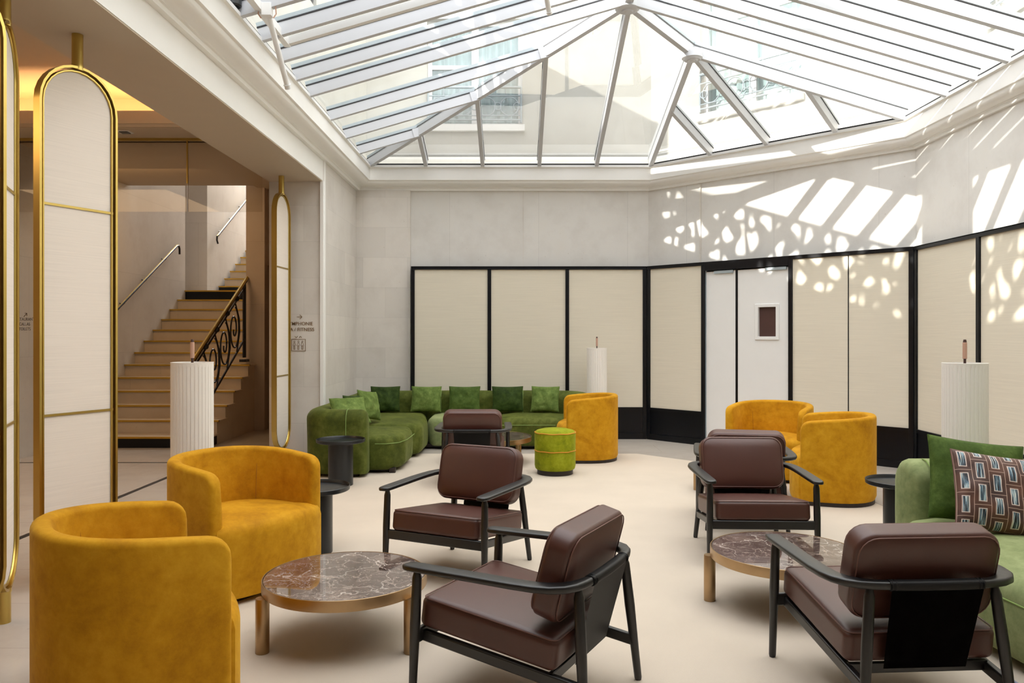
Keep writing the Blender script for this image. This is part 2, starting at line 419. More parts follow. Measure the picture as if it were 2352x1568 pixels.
# ------------------------------------------------------------------ room shell
YB = 10.95; XL = -2.227; XR = 4.349; DC = 12.817; YF = -3.0      # back, left, right walls, diagonal x+y, front
XC1 = DC-YB; YC2 = DC-XR
RINGZ = 3.746
def off_poly(p, f=(1.0, 1.0, 0.73, 0.707)):
    xl = XL+p*f[0]; yb = YB-p*f[1]; d = DC-1.4142*p*f[2]; xr = XR-p*f[3]
    return [(xl, YF), (xl, yb), (d-yb, yb), (xr, d-xr), (xr, YF)]
bx('floor', M['floor_stone'], -9.2, 5.2, YF-0.2, 19.2, -0.2, 0.0); struct(bpy.data.objects['floor'])
CP = [(-1.98, YF+0.3), (-1.98, 9.40), (1.465, 9.40), (3.08, 7.785), (3.08, YF+0.3)]
def inset(pts, d):
    out = []
    n = len(pts)
    for i in range(n):
        p0, p1, p2 = Vector(pts[i-1]), Vector(pts[i]), Vector(pts[(i+1) % n])
        a = (p1-p0).normalized(); b = (p2-p1).normalized()
        na = Vector((a.y, -a.x)); nb = Vector((b.y, -b.x))
        k = (na+nb); k = k/(k.dot(na))
        out.append(tuple(p1+k*d))
    return out
bm = bmesh.new(); prism(bm, inset(CP, -0.012), 0.0, 0.006); struct(link('trim_1', bm, M['black'], None, smooth=False))
bm = bmesh.new(); prism(bm, CP, 0.0, 0.009); struct(link('floor_carpet', bm, M['carpet'], None, smooth=False))
struct(bx('trim_2', M['black'], -3.545, -3.50, YF, 8.76, 0.0, 0.003))
struct(bx('trim_3', M['black'], -9.0, -3.50, 8.78, 8.805, 0.0, 0.003))
GZ = 0.009   # carpet surface

# walls of the courtyard lounge
struct(bx('wall_back', M['stone'], XL-0.3, XC1+0.35, YB, YB+0.25, 0, 3.75))
w = Vector((XR-XC1, YC2-YB, 0)); ln = w.length
o = struct(bx('wall_diagonal', M['stone'], -0.08, ln+0.08, 0, 0.25, 0, 3.75)); o.location = (XC1, YB, 0); o.rotation_euler = (0, 0, -PI/4)
struct(bx('wall_right', M['stone'], XR, XR+0.25, YF, YC2+0.1, 0, 3.75))
struct(bx('wall_front', M['stone'], -9.2, XR+0.25, YF-0.2, YF, 0, 4.2))
struct(bx('wall_left', M['stone_small'], -2.85, XL, 9.02, YB, 0, 3.75))
bx('pilaster', M['stone_small'], XL+0.001, -1.47, YB-0.06, YB-0.001, 0, 3.46); struct(bpy.data.objects['pilaster'])
bpy.data.objects['pilaster'].name = 'trim_4'
struct(bx('trim_5', M['white'], XL, XL+0.018, 9.02, 9.075, 0, 3.47, bevel=0.004))
struct(bx('trim_6', M['white'], XL-0.03, XL+0.012, 8.99, 9.03, 0, 3.217, bevel=0.004))
# vertical joints in the upper stone
for k, px in enumerate((0.105, )):
    struct(bx('trim_7', M['stone_small'], px, px+0.008, YB-0.004, YB+0.001, 2.3, 3.47))
o = struct(bx('trim_8', M['stone_small'], 0.83, 0.85, -0.018, 0.01, 2.3, 3.47)); o.location = (XC1, YB, 0); o.rotation_euler = (0, 0, -PI/4)
# beam over the opening to the lobby
struct(bx('ceiling_beam', M['white'], -2.85, XL, YF, 9.02, 3.222, 3.75))
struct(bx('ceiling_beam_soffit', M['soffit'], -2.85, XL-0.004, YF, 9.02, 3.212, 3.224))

# cornice swept round the room
prof = [(-0.02, 3.455), (0.045, 3.455), (0.05, 3.485), (0.065, 3.49)]
for k in range(7):
    a = k/6*PI/2
    prof.append((0.068+0.125*math.sin(a)**1.0, 3.497+0.062*(1-math.cos(a))+0.0))
prof += [(0.195, 3.562), (0.207, 3.566), (0.215, 3.572), (0.215, 3.735), (0.235, 3.742), (0.235, 3.758), (-0.25, 3.758)]
bm = bmesh.new(); rows = []
for p, z in prof: rows.append([bm.verts.new((x, y, z)) for x, y in off_poly(p)])
for a, b in zip(rows[:-1], rows[1:]):
    for i in range(4): bm.faces.new((a[i], a[i+1], b[i+1], b[i]))
struct(link('trim_9', bm, M['white'], None, smooth=True, angle=28))

# ------------------------------------------------------------------ skylight
sky = empty('window_1'); struct(sky)
R0 = Vector((-2.012, 10.735, RINGZ)); R1 = Vector((1.86, 10.735, RINGZ)); R2 = Vector((4.197, 8.398, RINGZ))
A1 = Vector((1.095, 7.628, 4.647)); A2 = Vector((1.889, 8.331, 4.415))
YS = 1.5   # the glass roof stops here; behind it the lounge has a solid ceiling
AF = Vector((1.095, YS, 4.647)); LF = Vector((-2.012, YS, RINGZ)); RF = Vector((4.197, YS, RINGZ))
up_l = Vector((-0.28, 0, 1)).normalized(); up_r = Vector((0.28, 0, 1)).normalized()
def rafter(p0, p1, w=0.05, d=0.10, name='rafter'):
    p0 = Vector(p0)+Vector((0, 0, d/2)); p1 = Vector(p1)+Vector((0, 0, d/2))
    bm = bmesh.new(); beam(bm, p0, p1, w, d)
    o = link(name, bm, M['rafter'], sky, smooth=False)
    b2 = bmesh.new(); beam(b2, p0, p1, w+0.012, 0.012, off=d/2+0.006)
    link('gasket', b2, M['gasket'], o, smooth=False)
    b3 = bmesh.new(); beam(b3, p0, p1, w-0.006, 0.035, off=d/2+0.030)
    link('cap', b3, M['bluegrey'], o, smooth=False)
    return o
rafter(R0, A1, 0.06, 0.11, 'hip_rafter'); rafter(R1, A2, 0.06, 0.11, 'hip_rafter'); rafter(R2, A2, 0.06, 0.11, 'hip_rafter'); rafter(A1, A2, 0.06, 0.11, 'hip_rafter')
rafter(A1, AF, 0.08, 0.13, 'ridge_beam')
SP = 0.78
def hip_l(t): return R0.lerp(A1, t/(A1.x-R0.x))
for k in range(1, 4):
    q = hip_l(SP*k); rafter((R0.x, q.y, RINGZ), q); rafter((q.x, R0.y, RINGZ), q)
rafter((A1.x+0.02, R0.y, RINGZ), A1+Vector((0.02, 0.02, 0)))
y = 7.56
while y > YS+0.1:
    rafter((R0.x, y, RINGZ), (A1.x, y, A1.z)); rafter((A1.x, y, A1.z), (4.197, y, RINGZ)); y -= 0.475
dgn = (R2-R1)
rafter(R1+dgn*0.52, A2)
rafter(R1+dgn*0.285, R1.lerp(A2, 0.56)); rafter(R1+dgn*0.775, R2.lerp(A2, 0.46))
def pane(pts, name='glass_pane'):
    bm = bmesh.new(); bm.faces.new([bm.verts.new(Vector(p)+Vector((0, 0, 0.108))) for p in pts])
    return link(name, bm, M['glass'], sky, smooth=False)
pane([R0, A1, AF, LF]); pane([R0, R1, A2, A1]); pane([R1, R2, A2]); pane([R2, RF, AF, A1, A2])
# bottom glazing sill line
for a, b in ((LF, R0), (R0, R1), (R1, R2), (R2, RF)):
    bm = bmesh.new(); beam(bm, a+Vector((0, 0, 0.035)), b+Vector((0, 0, 0.035)), 0.02, 0.03); link('sill_gasket', bm, M['gasket'], sky, smooth=False)
    bm = bmesh.new(); beam(bm, a+Vector((0, 0, 0.012)), b+Vector((0, 0, 0.012)), 0.05, 0.03); link('sill', bm, M['white_metal'], sky, smooth=False)
for A, r in ((A1, 0.12), (A2, 0.11)):
    bm = bmesh.new(); z = A.z-0.02
    lathe(bm, [(0, z-0.035), (0.02, z-0.035), (0.03, z-0.028), (0.05, z-0.03), (0.06, z-0.018), (0.085, z-0.02), (r-0.01, z-0.006), (r, z), (r, z+0.06), (r*0.5, z+0.1)], 32, A.x, A.y)
    link('hub', bm, M['rafter'], sky)
# bolted node plates on the hip
for k in range(1, 4):
    q = hip_l(SP*k); bm = bmesh.new()
    beam(bm, q+Vector((-0.07, -0.034, 0.03)), q+Vector((0.02, -0.034, 0.055)), 0.012, 0.11); 
    link('node_plate', bm, M['rafter'], sky, smooth=False)
struct(bx('ceiling', M['white'], XL, XR, YF, YS, 3.70, 3.76)); struct(bx('wall_skylight_end', M['white'], -2.1, 4.3, YS-0.12, YS, 3.76, 4.95))
# opening vent sash
y1, y0 = 6.40, 4.6
def onl(x, y, dz=0): return Vector((x, y, RINGZ+0.29*(x+2.012)+dz))
for a, b in ((onl(-1.86, y0+0.04), onl(-1.86, y1-0.04)), (onl(-0.2, y0+0.04), onl(-0.2, y1-0.04)), (onl(-1.86, y1-0.07), onl(-0.2, y1-0.07)), (onl(-1.86, y0+0.07), onl(-0.2, y0+0.07))):
    bm = bmesh.new(); beam(bm, a, b, 0.05, 0.06, off=0.03); link('vent_sash', bm, M['white_metal'], sky, smooth=False)

def actuator(top, bot, lab, plate):
    e = empty('window_actuator', tuple(top), 0, lab, 'actuator', 'vent actuators under the skylight')
    d = Vector(bot)-Vector(top)
    bm = bmesh.new(); tube(bm, [Vector((0, 0, 0))+d*0.04, d*0.95], 0.021, 16); link('tube', bm, M['white_metal'], e)
    bm = bmesh.new(); tube(bm, [d*0.94, d*1.0], 0.024, 16); tube(bm, [d*0.945, d*0.952], 0.028, 16); link('end_cap', bm, M['white_metal'], e)
    bm = bmesh.new(); box(bm, -0.035, 0.035, -0.03, 0.03, -0.05, 0.045); link('bracket', bm, M['white_metal'], e, bevel=0.004)
    for s in (-1, 1):
        bm = bmesh.new(); tube(bm, [(s*0.03, 0, 0.06), (s*0.06, 0.0, 0.03), (s*0.065, 0.0, -0.03), (s*0.045, 0, -0.06)], 0.005, 6); link('cable', bm, M['copper_wood'], e)
    return e
actuator((-1.80, 5.65, 3.80), (-1.756, 6.02, 3.345), 'white tube actuator hanging under the open vent at upper left', None)
actuator((0.19, 5.9, 4.27), (0.27, 6.2, 3.995), 'white tube actuator near the skylight ridge, cut off by the top edge', None)
bm = bmesh.new(); lathe(bm, [(0, -0.03), (0.05, -0.03), (0.06, -0.02), (0.06, 0.06), (0, 0.06)], 24)
o = tag(link('spotlight', bm, M['dark_metal']), 'small dark round spotlight beside the skylight cornice at the top left', 'spotlight'); o.location = (-2.03, 5.6, 3.83)

# ------------------------------------------------------------------ the courtyard above
FH = 8.2
def facade(name, p0, p1, holes, z0=3.76, z1=FH, th=0.25):
    """wall from p0 to p1 with rectangular openings (s0,s1,z0,z1) along it"""
    p0 = Vector(p0); p1 = Vector(p1); L = (p1-p0).length; a = math.atan2(p1.y-p0.y, p1.x-p0.x)
    bm = bmesh.new(); s = 0.0
    for (h0, h1, b0, b1) in sorted(holes):
        box(bm, s, h0, 0, th, z0, z1); box(bm, h0, h1, 0, th, z0, b0); box(bm, h0, h1, 0, th, b1, z1); s = h1
    box(bm, s, L, 0, th, z0, z1)
    o = link(name, bm, M['facade'], None, smooth=False); struct(o); o.location = (p0.x, p0.y, 0); o.rotation_euler = (0, 0, a)
    return o, a
def fwindow(idx, org, ang, s0, s1, z0, z1):
    e = empty('window_%d' % idx, (org[0], org[1], 0), ang); struct(e)
    bm = bmesh.new(); t = 0.06
    for a in (s0, (s0+s1)/2-0.05, s1-t): box(bm, a, a+(t if a != (s0+s1)/2-0.05 else 0.10), 0.12, 0.18, z0, z1)
    for zz in (z0, z1-t, z0+0.55*(z1-z0)): box(bm, s0, s1, 0.125, 0.175, zz, zz+t)
    link('frame', bm, M['white_metal'], e, smooth=False)
    bm = bmesh.new(); box(bm, s0, s1, 0.15, 0.154, z0, z1); link('pane', bm, M['window_glass'], e, smooth=False)
    bm = bmesh.new(); n = 60; r0 = []; r1 = []
    for i in range(n+1):
        x = s0+0.05+(s1-s0-0.1)*i/n; y = 0.24+0.02*math.sin(i*1.3)+0.012*math.sin(i*0.6)
        r0.append(bm.verts.new((x, y, z0))); r1.append(bm.verts.new((x, y, z1)))
    for i in range(n): bm.faces.new((r0[i], r0[i+1], r1[i+1], r1[i]))
    link('curtain', bm, M['curtain'], e)
    bm = bmesh.new(); box(bm, s0-0.1, s1+0.1, 0.30, 0.32, z0-0.05, z1+0.05); link('backing', bm, M['curtain'], e, smooth=False)
    bm = bmesh.new(); box(bm, s0-0.03, s1+0.03, -0.07, 0.12, z0-0.09, z0); link('sill', bm, M['white'], e, smooth=False)
    return e
def railing(org, ang, s0, s1, z0, h, lab):
    e = empty('balcony_railing', (org[0], org[1], 0), ang, lab, 'railing', 'wrought balcony railings above the skylight')
    y = -0.04
    bm = bmesh.new()
    for z, r in ((z0+0.04, 0.012), (z0+h, 0.02), (z0+h-0.12, 0.010), (z0+0.10, 0.008)): tube(bm, [(s0, y, z), (s1, y, z)], r, 8)
    link('rail', bm, M['bluegrey'], e)
    for s in (s0, s1):
        bm = bmesh.new(); tube(bm, [(s, y, z0), (s, y, z0+h)], 0.014, 8); link('post', bm, M['bluegrey'], e)
    n = 6
    for i in range(1, n):
        s = s0+(s1-s0)*i/n; bm = bmesh.new(); tube(bm, [(s, y, z0+h-0.12), (s, y, z0+h)], 0.008, 6); link('baluster', bm, M['bluegrey'], e)
    L = s1-s0; R = (h-0.24)/2; cz = z0+0.10+R
    def ring(cx, r, rr):
        bm = bmesh.new(); tube(bm, [(cx+r*math.cos(2*PI*k/28), y, cz+r*math.sin(2*PI*k/28)) for k in range(28)], rr, 6, closed=True)
        link('ring', bm, M['bluegrey'], e)
    m = 4
    for i in range(m):
        cx = s0+L*(i+0.5)/m; ring(cx, R, 0.009); 
    for i in range(m+1): ring(s0+L*i/m if 0 < i < m else (s0+0.06 if i == 0 else s1-0.06), 0.05, 0.008)
    return e
YFB = 11.10
fb, ang = facade('wall_facade_back', (-2.12, YFB, 0), (1.93, YFB, 0), [(0.86, 2.22, 4.42, 5.94)])
fwindow(2, (-2.12, YFB), 0, 0.86, 2.22, 4.42, 5.94)
railing((-2.12, YFB), 0, 0.88, 2.2, 4.45, 0.50, 'grey iron balcony railing in front of the tall window above the back wall')
DF = 1.93+YFB
s0 = (2.49-1.93)*1.4142; s1 = (3.50-1.93)*1.4142
facade('wall_facade_diagonal', (1.93, YFB, 0), (4.45, DF-4.45, 0), [(s0, s1, 4.40, 6.6)])
fwindow(3, (1.93, YFB), -PI/4, s0, s1, 4.40, 6.6)
railing((1.93, YFB), -PI/4, s0+0.03, s1-0.03, 4.43, 0.50, 'grey iron balcony railing in front of the window above the angled wall')
facade('wall_facade_right', (4.45, DF-4.45, 0), (4.45, -3.2, 0), [(1.3, 2.6, 4.40, 6.4)])
fwindow(4, (4.45, DF-4.45), -PI/2, 1.3, 2.6, 4.40, 6.4)
railing((4.45, DF-4.45), -PI/2, 1.33, 2.57, 4.43, 0.50, 'grey iron balcony railing above the right wall, at the top right of the photo')
facade('wall_facade_left', (-2.12, -3.2, 0), (-2.12, 8.3, 0), [], z1=4.90)
facade('wall_facade_left_tall', (-2.12, 8.3, 0), (-2.12, YFB, 0), [], z1=6.6)  # stretch made taller to block sun from the back wall
# ornate roof terrace railing along the left building
te = empty('terrace_railing', (-2.2, 0, 4.88), 0, 'black iron terrace railing with leaf scrolls above the left side of the skylight', 'railing')
bm = bmesh.new(); beam(bm, (0, -3, 0.84), (0, 8.3, 0.84), 0.05, 0.07); beam(bm, (0, -3, 0.03), (0, 8.3, 0.03), 0.03, 0.06); link('handrail', bm, M['iron'], te, smooth=False)
bm = bmesh.new(); box(bm, -0.35, 0.1, 3.45, 4.15, 0.0, 1.85); link('sun_block_pier', bm, M['facade'], te, smooth=False)  # unseen pier added to keep sun off part of the right wall
for i in range(22):
    y = -0.6+0.42*i; bm = bmesh.new()
    tube(bm, [(0, y+0.06*math.sin(k*0.9+i), 0.05+0.78*k/12) for k in range(13)], [0.045+0.05*abs(math.sin(k*0.62)) for k in range(13)], 8)
    tube(bm, [(0, y+0.03, 0.62+0.06*(i % 2)), (0, y+0.14, 0.55), (0, y+0.24, 0.50+0.08*(i % 3)), (0, y+0.40, 0.62)], 0.045, 6)
    tube(bm, [(0, y+0.02, 0.20), (0, y+0.16, 0.30-0.04*(i % 3)), (0, y+0.38, 0.16)], 0.05, 6)
    tube(bm, [(0, y+0.21, 0.05), (0, y+0.19, 0.25), (0, y+0.23, 0.5), (0, y+0.2, 0.8)], [0.03, 0.05, 0.03, 0.06], 6)
    link('scroll', bm, M['iron'], te)

# ------------------------------------------------------------------ black and cream wall panelling
def panel_run(org, ang, s0, s1, posts, idx, joints=(), lab='', no_kick=(), corner=(True, True)):
    e = empty('wall_panelling', (org[0], org[1], 0), ang, lab, 'wall panelling', 'black framed panelling round the lounge')
    T = 2.386; D = 0.10
    bm = bmesh.new(); box(bm, s0, s1, 0, D, T-0.045, T); link('top_rail', bm, M['black'], e, bevel=0.004, smooth=True)
    ps = [s0]+list(posts)+[s1]
    for i, s in enumerate(ps):
        w = 0.05
        a = s-(0 if i == 0 else (w if i == len(ps)-1 else w/2))
        bm = bmesh.new(); box(bm, a, a+w, 0.001, D-0.001, 0.0, T-0.001); link('post', bm, M['black'], e, bevel=0.003, smooth=True)
    for i, (a, b) in enumerate(zip(ps[:-1], ps[1:])):
        bm = bmesh.new(); box(bm, a+0.02, b-0.02, 0.022, 0.05, 0.42, T-0.03); link('fabric_panel', bm, M['fabric'], e, smooth=False)
        bm = bmesh.new(); box(bm, a+0.02, b-0.02, 0.004, D-0.004, 0.40, 0.44); box(bm, a+0.02, b-0.02, 0.004, D-0.002, 0.0, 0.08); box(bm, a+0.02, b-0.02, 0.018, 0.06, 0.05, 0.42)
        link('kick_board', bm, M['black'], e, smooth=False)
    for s in joints:
        bm = bmesh.new(); box(bm, s-0.005, s+0.005, 0.018, 0.03, 0.44, T-0.045); link('joint', bm, M['black'], e, smooth=False)
    return e
PY = 10.756; FX1 = 1.809; FC = FX1+PY; FX2 = 4.247
panel_run((-1.443, PY), 0, 0, FX1+1.443, (-0.3606+1.443, 0.715+1.443), 1, lab='black framed cream panelling along the back wall behind the green sofa')
q = math.sqrt(2)
def ds(x): return (x-FX1)*q
panel_run((FX1, PY), -PI/4, 0, ds(2.45), (), 2, lab='single black framed cream panel left of the white double door')
panel_run((FX1, PY), -PI/4, ds(3.255), ds(FX2), (), 3, joints=(ds(3.755),), lab='wide black framed cream panel right of the white double door, with a thin centre joint')
ys = FC-FX2
panel_run((FX2, ys), -PI/2, 0, 8.0, (ys-7.172, ys-6.02, ys-4.87, ys-3.7, ys-2.5), 4, lab='black framed cream panelling along the right wall behind the floor lamp')
# fill between panelling and stone (head ledge)
bm = bmesh.new()
for a, b, c, d in (((-1.443, PY), (FX1, PY), (XC1, YB), (-1.443, YB)), ((FX1, PY), (FX2, ys), (XR, YC2), (XC1, YB)), ((FX2, ys), (FX2, 0.4), (XR, 0.4), (XR, YC2))):
    prism(bm, [a, b, c, d], 2.375, 2.384)
struct(link('trim_10', bm, M['black'], None, smooth=False))
# double door
de = empty('door_1', (FX1, PY, 0), -PI/4); struct(de)
a0, a1 = ds(2.45), ds(3.255); mid = ds(2.765)
bm = bmesh.new(); box(bm, a0, a1, 0.0, 0.10, 2.27, 2.385); link('header', bm, M['black'], de, bevel=0.003)
for a, b in ((a0, mid-0.015), (mid+0.015, a1)):
    bm = bmesh.new()
    if a == a0: box(bm, a+0.012, b, 0.035, 0.075, 0.01, 2.255)
    else:
        h0, h1 = ds(2.965), ds(3.145)
        box(bm, a, h0, 0.035, 0.075, 0.01, 2.255); box(bm, h1, b-0.012, 0.035, 0.075, 0.01, 2.255)
        box(bm, h0, h1, 0.035, 0.075, 0.01, 1.41); box(bm, h0, h1, 0.035, 0.075, 1.79, 2.255)
    l = link('leaf', bm, M['white_metal'], de, smooth=False)
    if a != a0:
        bm = bmesh.new()
        for p in ((h0-0.03, h0+0.012, 1.38, 1.82), (h1-0.012, h1+0.03, 1.38, 1.82), (h0, h1, 1.38, 1.42), (h0, h1, 1.78, 1.82)): box(bm, p[0], p[1], 0.02, 0.08, p[2], p[3])
        link('porthole_frame', bm, M['white_metal'], l, bevel=0.004)
        bm = bmesh.new(); box(bm, h0, h1, 0.06, 0.064, 1.41, 1.79); link('porthole_glass', bm, M['brown'], l, smooth=False)
    bm = bmesh.new(); box(bm, b-0.30, b-0.03, 0.012, 0.05, 2.225, 2.262); link('door_closer', bm, M['bluegrey'], l, bevel=0.003)
bm = bmesh.new(); box(bm, mid-0.015, mid+0.015, 0.03, 0.09, 0.0, 2.27); link('centre_strip', bm, M['black'], de, smooth=False)
bm = bmesh.new(); box(bm, a0, a0+0.012, 0.03, 0.09, 0.0, 2.27); box(bm, a1-0.012, a1, 0.03, 0.09, 0.0, 2.27); link('jamb', bm, M['bluegrey'], de, smooth=False)

# ------------------------------------------------------------------ lobby and stairwell
CZ = 3.66
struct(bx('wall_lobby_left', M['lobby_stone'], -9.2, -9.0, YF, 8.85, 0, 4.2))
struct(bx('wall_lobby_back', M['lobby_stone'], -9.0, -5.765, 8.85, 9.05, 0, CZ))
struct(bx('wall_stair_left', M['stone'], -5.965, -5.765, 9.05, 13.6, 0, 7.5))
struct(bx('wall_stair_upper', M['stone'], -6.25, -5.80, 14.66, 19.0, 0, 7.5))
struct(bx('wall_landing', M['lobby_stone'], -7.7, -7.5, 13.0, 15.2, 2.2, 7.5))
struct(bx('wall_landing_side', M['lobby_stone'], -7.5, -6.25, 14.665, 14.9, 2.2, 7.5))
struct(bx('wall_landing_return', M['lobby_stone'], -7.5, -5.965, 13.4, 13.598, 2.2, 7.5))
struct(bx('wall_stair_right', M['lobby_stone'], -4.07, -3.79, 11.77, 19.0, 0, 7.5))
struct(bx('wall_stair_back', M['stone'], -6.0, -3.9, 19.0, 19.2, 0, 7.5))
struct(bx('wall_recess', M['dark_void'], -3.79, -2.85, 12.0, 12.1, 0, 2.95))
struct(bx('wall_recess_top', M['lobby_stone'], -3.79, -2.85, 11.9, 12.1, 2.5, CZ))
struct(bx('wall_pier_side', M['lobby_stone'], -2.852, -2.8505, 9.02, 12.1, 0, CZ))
# ceilings with a lit tray
bm = bmesh.new()
box(bm, -9.0, -2.85, 8.35, 11.6, CZ, CZ+0.06); box(bm, -3.9, -2.6, 11.6, 12.15, CZ, CZ+0.06); box(bm, -3.15, -2.85, YF, 8.35, CZ, CZ+0.06); box(bm, -9.0, -8.6, YF, 8.35, CZ, CZ+0.06); box(bm, -8.6, -3.15, YF, -2.5, CZ, CZ+0.06)
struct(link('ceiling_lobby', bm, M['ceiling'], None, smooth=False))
bm = bmesh.new()
box(bm, -8.6, -3.15, 8.335, 8.39, CZ+0.005, 3.70); box(bm, -8.6, -3.15, 8.325, 8.37, 3.70, 3.76); box(bm, -8.6, -3.15, 8.34, 8.38, 3.76, 3.84)
box(bm, -3.19, -3.155, -2.5, 8.32, CZ+0.005, 3.84)
struct(link('trim_11', bm, M['ceiling'], None, smooth=False))
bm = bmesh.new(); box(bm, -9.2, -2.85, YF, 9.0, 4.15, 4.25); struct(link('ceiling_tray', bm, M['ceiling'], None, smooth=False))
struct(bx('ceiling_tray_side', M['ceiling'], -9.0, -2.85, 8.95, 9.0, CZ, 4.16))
bx('cove_light_strip', M['cove'], -8.5, -3.2, 8.50, 8.53, CZ+0.075, CZ+0.095)
tag(bpy.data.objects['cove_light_strip'], 'warm light strip hidden in the ceiling cove above the lobby', 'light strip')
area('lobby_fill', (-6.3, 4.5, 3.6), (0, 0, 0), 2.2, 3.0, 45, (1.0, 0.66, 0.36))  # added warm fill for the lobby, not a real fitting
area('stair_foot_fill', (-4.9, 10.3, 3.62), (math.radians(18), 0, 0), 1.2, 0.6, 13, (1.0, 0.64, 0.32))  # fill light added to warm the lower steps, no fixture there
struct(bx('ceiling_stairwell', M['white'], -7.7, -3.7, 11.6, 19.2, 7.5, 7.6))
struct(bx('wall_stairwell_bulkhead', M['lobby_stone'], -5.965, -3.7, 11.55, 11.65, CZ+0.06, 7.6))
# recessed spotlight
e = empty('ceiling_spotlight', (-4.27, 8.52, CZ), 0, 'small recessed square spotlight in the lobby ceiling strip', 'spotlight')
bm = bmesh.new(); box(bm, -0.07, 0.07, -0.06, 0.06, -0.006, 0.0); link('trim_ring', bm, M['white_metal'], e)
bm = bmesh.new(); box(bm, -0.045, 0.045, -0.04, 0.04, -0.014, -0.006); link('lamp_head', bm, M['dark_metal'], e)
# glass smoke barrier
ge = empty('glass_barrier', (0, 8.8, 0), 0, 'clear glass smoke barrier hanging from the lobby ceiling before the stairs', 'glass barrier')
for a, b in ((-5.76, -3.715), (-3.695, -2.86)):
    bm = bmesh.new(); box(bm, a, b, -0.006, 0.006, 2.83, CZ-0.03); link('glass_pane', bm, M['clear'], ge, smooth=False)
bm = bmesh.new(); box(bm, -5.76, -2.86, -0.015, 0.015, CZ-0.03, CZ); link('top_channel', bm, M['brass'], ge, smooth=False)
bm = bmesh.new(); box(bm, -3.712, -3.698, -0.01, 0.01, 3.15, CZ-0.03); link('joint_strip', bm, M['brass'], ge, smooth=False)

# staircase
st = empty('staircase', (-3.945, 9.94, 0), 0, 'pale marble staircase with brass nosings climbing behind the standing screens', 'staircase')
X0, X1 = -5.765+3.947, 0.0
def step(k, y, z, depth, zb=0.0, riser=None):
    X1 = 0.0 if k < 8 else -0.13
    bm = bmesh.new(); box(bm, X0, X1, y, y+depth, zb, z-0.02)
    s = link('step', bm, riser or M['stair'], st, smooth=False)
    bm = bmesh.new(); box(bm, X0, X1+(0.03 if k < 8 else 0), y-0.022, y+depth, z-0.02, z); link('tread', bm, M['stair'], s, smooth=False)
    bm = bmesh.new(); box(bm, X0, X1+(0.03 if k < 8 else 0), y-0.026, y+0.012, z-0.021, z+0.002); link('nosing', bm, M['gold_strip'], s, smooth=False)
step(1, 0.0, 0.14, 0.36, riser=M['black'])
for k in range(2, 13): step(k, 0.06+0.30*(k-1), 0.14+0.1725*(k-1), 0.30)
yl = 0.06+0.30*12
step(13, yl, 2.21, 1.60, riser=M['black'])
step(14, 5.20, 2.38, 0.30, riser=M['black'])
for k in range(15, 26): step(k, 5.20+0.30*(k-14), 2.38+0.17*(k-14), 0.30)
bm = bmesh.new(); box(bm, X0-1.5, X0, yl, yl+1.06, 2.0, 2.21); link('landing', bm, M['stair'], st, smooth=False)

# balustrade on the right of the flight
be = empty('stair_balustrade', (-4.05, 9.9, 0), 0, 'black wrought iron scroll balustrade with brass handrail on the staircase', 'balustrade')
sl = 0.597
def rz(y): return 1.19+sl*y
bm = bmesh.new(); tube(bm, [(0, -0.25, rz(-0.25)), (0, 1.86, rz(1.86))], 0.024, 12); link('handrail', bm, M['brass'], be)
bm = bmesh.new(); beam(bm, (0, -0.2, rz(-0.2)-0.10), (0, 1.80, rz(1.80)-0.10), 0.012, 0.03); beam(bm, (0, -0.2, rz(-0.2)-0.035), (0, 1.84, rz(1.84)-0.035), 0.03, 0.014)
beam(bm, (0, 0.02, rz(0.02)-0.86), (0, 1.75, rz(1.75)-0.86), 0.014, 0.035); link('rail_bar', bm, M['iron'], be, smooth=False)
for s in (-1, 1):
    bm = bmesh.new(); tube(bm, [(0, 1.74+s*0.03, 1.10), (0, 1.74+s*0.03, rz(1.74)-0.03)], 0.017, 8); link('newel_post', bm, M['iron'], be)
bm = bmesh.new(); box(bm, -0.05, 0.05, 1.66, 1.82, 1.035, 1.075); link('newel_foot', bm, M['iron'], be, bevel=0.004)
def scroll(c):
    pts = []
    # S scroll: outer oval that winds inward
    for k in range(46):
        t = k/45; a = math.radians(80) - t*math.radians(610); r = 0.30*(1-t)**0.85+0.035
        pts.append((0, c+r*0.62*math.cos(a), rz(c)-0.46+r*math.sin(a)))
    return pts
for i, c in enumerate((0.18, 0.56, 0.94, 1.32)):
    bm = bmesh.new(); tube(bm, scroll(c), 0.012, 8); 
    link('scroll', bm, M['iron'], be)
    bm = bmesh.new(); tube(bm, [(0, c+0.05, rz(c+0.05)-0.12), (0, c+0.20, rz(c)-0.30), (0, c+0.22, rz(c)-0.50), (0, c+0.10, rz(c+0.1)-0.86)], 0.011, 8); link('connector', bm, M['iron'], be)
    bm = bmesh.new(); bmesh.ops.create_uvsphere(bm, u_segments=12, v_segments=8, radius=0.042, matrix=Matrix.Translation((0, c+0.10, rz(c+0.10)-0.07))); link('collar_ball', bm, M['iron'], be)

